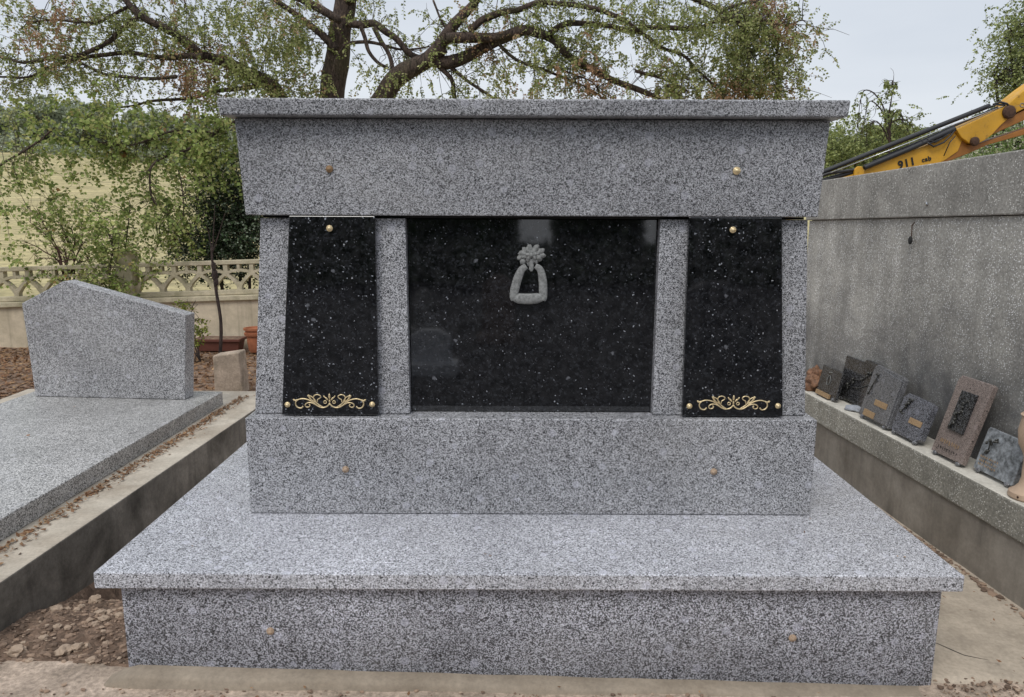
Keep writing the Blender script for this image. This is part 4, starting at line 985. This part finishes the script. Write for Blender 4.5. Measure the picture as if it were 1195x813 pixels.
M['pl_pale'] = plain('plaque_photo_face', (.22, .235, .25), .25, 0, .85, 46)
M['bronze'] = plain('dark_bronze', (.09, .09, .085), .4, .7, .5, 300)
M['label'] = plain('ochre_label', (.40, .27, .15), .5, .2, .35, 160)
t, fr, W, nn = plaque('memorial_plaque', 'tall brown granite plaque with a dark inlaid panel leaning on the vault wall', 'plaque', 3.085, 2.885, .345, .26, .04, M['pl_brown'], .022, [(-1, 0), (1, 0), (1.08, .98), (.9, 1.0), (-.86, 1.0), (-1, .93)])
pn = plate(t, fr, -.42, .50, .33, .83, M['pl_dark'], 'inlay', .010)
sprig(t, lambda a, b, c: fr(a, b, c+.010), [(-.25, .38), (-.05, .45), (-.2, .54), (.1, .58), (0, .66), (.2, .72)], M['bronze'], .009, seed=4)
scribble(t, fr, -.7, .6, .14, .055, M['label'], 5); scribble(t, fr, -.7, .6, .07, .03, M['joint'], 6)
t, fr, W, nn = plaque('memorial_plaque', 'dark blue grey plaque with rose spray and one gilt strip beside the brown plaque', 'plaque', 3.385, 3.165, .19, .30, .03, M['pl_mid'], .03, [(-1, .08), (-.8, 0), (.75, 0), (1, .1), (.95, .95), (.6, 1.0), (-.75, 1.02), (-.98, .9)])
plate(t, fr, -.05, .78, .36, .50, M['label'], 'name_plate'); sprig(t, fr, [(-.7, .55), (-.55, .7), (-.45, .82), (-.35, .9)], M['bronze'], .010, seed=7)
t, fr, W, nn = plaque('memorial_plaque', 'grey double leaf plaque shaped like an open book with two gilt name strips', 'plaque', 3.67, 3.405, .262, .24, .03, M['pl_grey'], .022, [(-1, 0), (1, 0), (1.02, .92), (.9, .97), (-.85, 1.03), (-.98, .98)])
mb = MB(); mb.prism([fr(-.35, .03, .0005), fr(.95, .03, .0005), fr(.97, .90, .0005), fr(-.30, .97, .0005)], nn*.007, .002); mb.build('raised_leaf', M['pl_grey'], t)
plate(t, lambda a, b, c: fr(a, b, c+.007), -.15, .65, .30, .41, M['label'], 'name_plate'); plate(t, fr, -.62, .10, .04, .16, M['label'], 'name_plate', .011); sprig(t, fr, [(-.75, .45), (-.7, .6), (-.6, .74), (-.52, .86)], M['bronze'], .007, seed=9)
t, fr, W, nn = plaque('memorial_plaque', 'speckled dark plaque with diagonal floral relief behind the small black plaque', 'plaque', 4.06, 3.72, .245, .14, .115, M['pl_dark'], .018, [(-1, 0), (1, 0), (1, 1.0), (.2, 1.02), (.1, .95), (-1, .95)])
sprig(t, fr, [(-.8, .2), (-.5, .35), (-.2, .5), (.2, .55), (.6, .75)], M['bronze'], .010, seed=12); sprig(t, fr, [(-.4, .3), (.1, .35), (.6, .5)], M['bronze'], .007, seed=14)
t, fr, W, nn = plaque('memorial_plaque', 'small plain black plaque with a pale oval emblem and a gilt strip at its foot', 'plaque', 4.17, 3.945, .16, .20, .045, M['pl_dark'], .018)
plate(t, fr, -.85, .5, -.05, .10, M['label'], 'name_plate', .012)
mb = MB(); ring_ = [fr(-.05 + .16*math.cos(a), .55 + .17*math.sin(a), .003) for a in [2*PI*k/16 for k in range(17)]]; mb.tube(ring_, .0016, 5); mb.tube([fr(-.2, .82, .003), fr(.15, .85, .003)], .002, 5); mb.build('emblem', M['cast'], t)
t, fr, W, nn = plaque('memorial_plaque', 'pale grey plaque with a worn engraved scene and lines of text nearest the plaster urn', 'plaque', 2.86, 2.645, .172, .26, .07, M['pl_pale'], .022, [(-1, .02), (-.96, 0), (.96, 0), (1, .03), (1.0, .96), (.95, 1.0), (-.94, 1.02), (-1, .96)])
sprig(t, fr, [(-.55, .5), (-.6, .68), (-.35, .78)], M['bronze'], .009, seed=15)
for k in range(3): scribble(t, fr, -.85, .1, .12+.09*k, .05, M['label'], 20+k)
# rusty rock ornament far end, pale stone, plaster urn
mb = MB(); c = Vector((wx(4.28, .07), 4.26, .45)); mb.blob(c-Vector((0,0,.02)), (.05, .07, .045), 3, .5, 2.2, 3); mb.blob(c+Vector((.04, .06, .02)), (.04, .05, .04), 3, .5, 2.4, 8)
tag(mb.build('ceramic_flower', plain('rusty_orange_ceramic', (.22, .115, .065), .7, 0, .6, 45, .5, 80), None, True, loc=c), 'rust orange ceramic flower ornament at the far end of the ledge behind the monument', 'ornament')
mb = MB(); c = Vector((wx(3.80, .07), 3.80, .398)); mb.blob(c, (.035, .05, .016), 3, .3, 1.5, 5)
tag(mb.build('flat_stone', plain('pale_blue_stone', (.36, .38, .42), .7, 0, .2, 40), None, True, loc=c), 'flat pale grey stone lying at the foot of the floral plaque', 'stone')
c = Vector((wx(2.565, .075), 2.565, .389)); ur = thing('plaster_urn', 'peach coloured plaster urn with a flared base at the right edge of the ledge', 'urn', c)
mu = plain('peach_plaster', (.52, .38, .27), .55, 0, .15, 20); mb = MB(); mb.lathe([(.060, 0), (.066, .006), (.064, .022), (.050, .032), (.036, .050), (.030, .075), (.030, .15), (.036, .17)], Matrix.Translation(c), 28); mb.build('base', mu, ur, smooth='auto')
mb = MB(); mb.lathe([(.036, .171), (.052, .20), (.058, .25), (.05, .30), (.056, .31), (.05, .315), (.03, .30)], Matrix.Translation(c), 28); mb.build('bowl', mu, ur, smooth='auto')
mb = MB(); mb.lathe([(.004, 0), (.004, .003)], Matrix.Translation(c+Vector((-.058, -.028, .014))) @ Matrix.Rotation(-PI/2, 4, 'Y'), 10); mb.build('fixing_hole', M['rust'], ur)

# ------------------------------------------------------------------ excavator arm beyond the vault
EY = 9.0
ex = thing('excavator', 'yellow excavator with its long arm and black hydraulic hoses reaching behind the vault', 'excavator', (4.0, EY, 0))
def X(x, y, dy=0.0):
    q = P(960 + x/5.085, 80 + y/5.085, EY); q.y += dy; return q
def plateXZ(mb, pts, y0, y1, bev=0.008): mb.prism([X(x, y, y0) for x, y in pts], (0, y1-y0, 0), bev)
mb = MB(); plateXZ(mb, [(-120, 760), (-110, 700), (60, 655), (235, 600), (420, 512), (600, 450), (770, 368), (830, 400), (800, 480), (690, 555), (560, 600), (300, 700)], 0.0, 0.26); mb.build('boom', M['yellow'], ex)
mb = MB(); plateXZ(mb, [(172, 648), (178, 590), (196, 572), (222, 572), (236, 596), (232, 640)], -0.035, -0.002); mb.build('boom_lug', M['yellow'], ex)
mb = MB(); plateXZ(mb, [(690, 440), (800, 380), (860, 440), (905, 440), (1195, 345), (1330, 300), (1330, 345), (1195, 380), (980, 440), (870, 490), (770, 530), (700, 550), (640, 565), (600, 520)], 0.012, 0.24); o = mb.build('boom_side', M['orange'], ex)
mb = MB(); plateXZ(mb, [(775, 352), (930, 280), (1080, 206), (1120, 165), (1195, 105), (1300, 30), (1420, -60), (1500, -40), (1450, 50), (1330, 140), (1200, 215), (1110, 262), (1035, 330), (985, 385), (945, 415), (900, 438), (850, 432), (805, 400)], -0.045, 0.22); mb.build('stick', M['yellow'], ex)
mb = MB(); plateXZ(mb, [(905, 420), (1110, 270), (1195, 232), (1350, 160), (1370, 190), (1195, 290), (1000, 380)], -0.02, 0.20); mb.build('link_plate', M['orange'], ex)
def pin(cx, cy, r, y):
    mb = MB(); c = X(cx, cy); c.y = EY + y; mb.lathe([(r, 0), (r, .02), (r*.8, .035), (r*.4, .04)], Matrix.Translation(c) @ Matrix.Rotation(PI/2, 4, 'X'), 20); return mb.build('pin', M['rust'], ex)
k_ = 9.0/865/5.085
pin(1082, 250, 37*k_, -.047); pin(880, 424, 26*k_, -.047)
mb = MB()
for off, r in ((0, 14),): mb.tube([X(-80, 640, .05), X(20, 600, .05), X(1000, 205, .05)], r*k_, 12)
mb.build('hydraulic_cylinder', M['rubber'], ex, smooth='auto')
mb = MB(); mb.tube([X(235, 580, -.03), X(500, 470, -.03), X(770, 348, -.03)], 15*k_, 12); mb.build('hydraulic_cylinder', M['rubber'], ex, smooth='auto')
mb = MB(); mb.tube([X(-60, 690, .04), X(20, 650, .04), X(240, 590, .02)], 13*k_, 10); mb.build('hose', M['rubber'], ex, smooth='auto')
mb = MB(); mb.tube([X(-60, 650, .06), X(30, 615, .0), X(200, 590, 0)], 9*k_, 8); mb.build('hose', M['rubber'], ex, smooth='auto')
for (pts, r) in (([(600, 430), (640, 455), (700, 430), (740, 390), (768, 350)], 5), ([(570, 425), (620, 435), (690, 405), (745, 365)], 5), ([(600, 410), (650, 430), (720, 385)], 5), ([(700, 510), (735, 430), (770, 390)], 3), ([(990, 205), (1030, 190), (1070, 200), (1085, 215)], 6), ([(960, 225), (1010, 205), (1060, 208)], 6)):
    mb = MB(); mb.tube([X(x, y, -.05) for x, y in pts], r*k_, 6); mb.build('hose', M['rubber'], ex, smooth=True)
mb = MB(); mb.tube([X(40, 610, -.02), X(500, 432, -.02), X(775, 318, -.02), X(1075, 208, -.02)], 3.2*k_, 6)
mb.build('steel_pipe', M['chrome'], ex, smooth=True)
mb = MB(); mb.tube([X(300, 540, .02), X(1040, 215, .02)], 7*k_, 6); mb.build('hose', M['rubber'], ex, smooth=True)
def textmesh(s, size, p, ang, mat, parent, name, bold=0.0):
    cu = bpy.data.curves.new(name, 'FONT'); cu.body = s; cu.size = size; cu.extrude = 0.002; cu.offset = bold; cu.space_character = 1.12
    to = bpy.data.objects.new('tmp', cu); col.objects.link(to); dg = bpy.context.evaluated_depsgraph_get(); me = bpy.data.meshes.new_from_object(to.evaluated_get(dg)); bpy.data.objects.remove(to)
    R = Matrix.Translation(Vector(p) - root_loc(parent)) @ Matrix.Rotation(-ang, 4, 'Y') @ Matrix.Rotation(PI/2, 4, 'X'); me.transform(R); me.materials.clear()
    return link_mesh(name, me, mat, parent)
textmesh('911', 0.125, X(446, 586, -.006), math.radians(16), M['joint'], ex, 'number_decal', 0.004)
textmesh('cab', 0.075, X(584, 546, -.006), math.radians(14), M['joint'], ex, 'number_decal', 0.002)
mb = MB(); mb.tube([X(1163 + 14*math.cos(a), 208 + 12*math.sin(a), -.048) for a in [2*PI*k/6 for k in range(7)]], 2.2*k_, 5); mb.build('emblem', M['cast'], ex)
# machine body, standing low behind the monument
mb = MB(); mb.box(0.6, 3.0, 8.5, 9.9, 0.55, 1.25, .06); mb.box(0.7, 1.9, 8.6, 9.8, 1.26, 1.75, .08); mb.build('body', M['yellow'], ex)
for x_ in (0.95, 2.6):
    for y_ in (8.28, 9.92):
        mb = MB(); mb.lathe([(.30, -.16), (.46, -.15), (.5, -.08), (.5, .08), (.46, .15), (.30, .16)], Matrix.Translation((x_, y_, .5)) @ Matrix.Rotation(PI/2, 4, 'X'), 28); wl = mb.build('wheel', M['rubber'], ex, smooth='auto')
        mb = MB(); mb.lathe([(.28, -.10), (.29, .10), (.1, .12)], Matrix.Translation((x_, y_, .5)) @ Matrix.Rotation(PI/2, 4, 'X'), 20); mb.build('rim', M['yellow'], wl, smooth='auto')
mb = MB(); mb.prism([(2.2, 9.0, 1.0), (3.3, 9.0, 1.25), (3.5, 9.0, 1.62), (3.2, 9.0, 1.75), (2.2, 9.0, 1.4)], (0, .26, 0), .02); mb.build('boom_foot', M['yellow'], ex)

# ------------------------------------------------------------------ behind the camera: added hedge and dark sheet for the panel reflections, headstones
random.seed(77)
hd = thing('reflection_hedge', 'unseen tall dark hedge added behind the camera for the panel reflections', 'hedge', (0, -9, 0)); l = Leaves(); mb = MB()  # unseen hedge, added to darken what the black panels reflect
GAPS = ((0.13, 0.80), (2.62, 2.95))  # gaps shaped to put pale sky patches into the panel reflections
xa = -13
for g0, g1 in GAPS + ((13, 13),):
    mb.box(xa, g0, -10.4, -9.9, 0, 3.4, .1); xa = g1
for g0, g1 in GAPS: mb.box(g0 - .02, g1 + .02, -10.3, -10.0, 0, 0.82, .05)
for k in range(11000):
    x = random.uniform(-13, 13); z = random.uniform(0, 3.8)
    ing = any(g0 + .05 < x < g1 - .05 for g0, g1 in GAPS)
    if ing and z > 0.86 + random.uniform(0, .12): continue
    q = Vector((x, -9.85 + random.uniform(-.1, .25), z)); a = rv(1).normalized(); b = a.cross(rv(1)).normalized(); l.leaf(q, a*.10, b*.05)
mb.build('core', M['leaf_dark'], hd); l.build('foliage', M['leaf_dark'], hd)
sheet('reflection_ground', [-14 + i*0.5 for i in range(57)], [-9.8 + i*0.5 for i in range(22)], lambda x, y: 0.02, plain('dark_reflection_ground', (.035, .035, .038), .95, 0, .35, 2, .3, 80))  # unseen dark sheet added to keep the panel reflections dark and neutral
M['whitewash'] = plain('whitewash', (.62, .63, .66), .8, 0, .1, 9)
def headstone(x, y, w_, h, mat, label, name='headstone'):
    t = thing(name, label, 'headstone', (x, y, 0)); mb = MB(); mb.box(x-w_/2-.06, x+w_/2+.06, y-.14, y+.14, 0, .12, .006); mb.build('plinth', mat, t)
    mb = MB(); mb.prism([(x-w_/2, y, .121), (x+w_/2, y, .121), (x+w_/2, y, h*.86), (x+w_*.2, y, h), (x-w_*.2, y, h), (x-w_/2, y, h*.86)], (0, -.1, 0), .005); mb.build('stone', mat, t)
headstone(-0.72, -1.4, 0.36, .40, M['whitewash'], 'low whitewashed headstone across the path behind the photographer')
headstone(-1.02, -3.4, 0.22, .55, M['granite_oldslab'], 'pale granite headstone further left across the path')
headstone(1.9, -1.9, 0.7, .8, M['pl_grey'], 'dark grey headstone across the path on the right')
headstone(-0.15, -3.0, 0.35, .75, M['pl_brown'], 'narrow brown granite headstone across the path near the hedge gap')
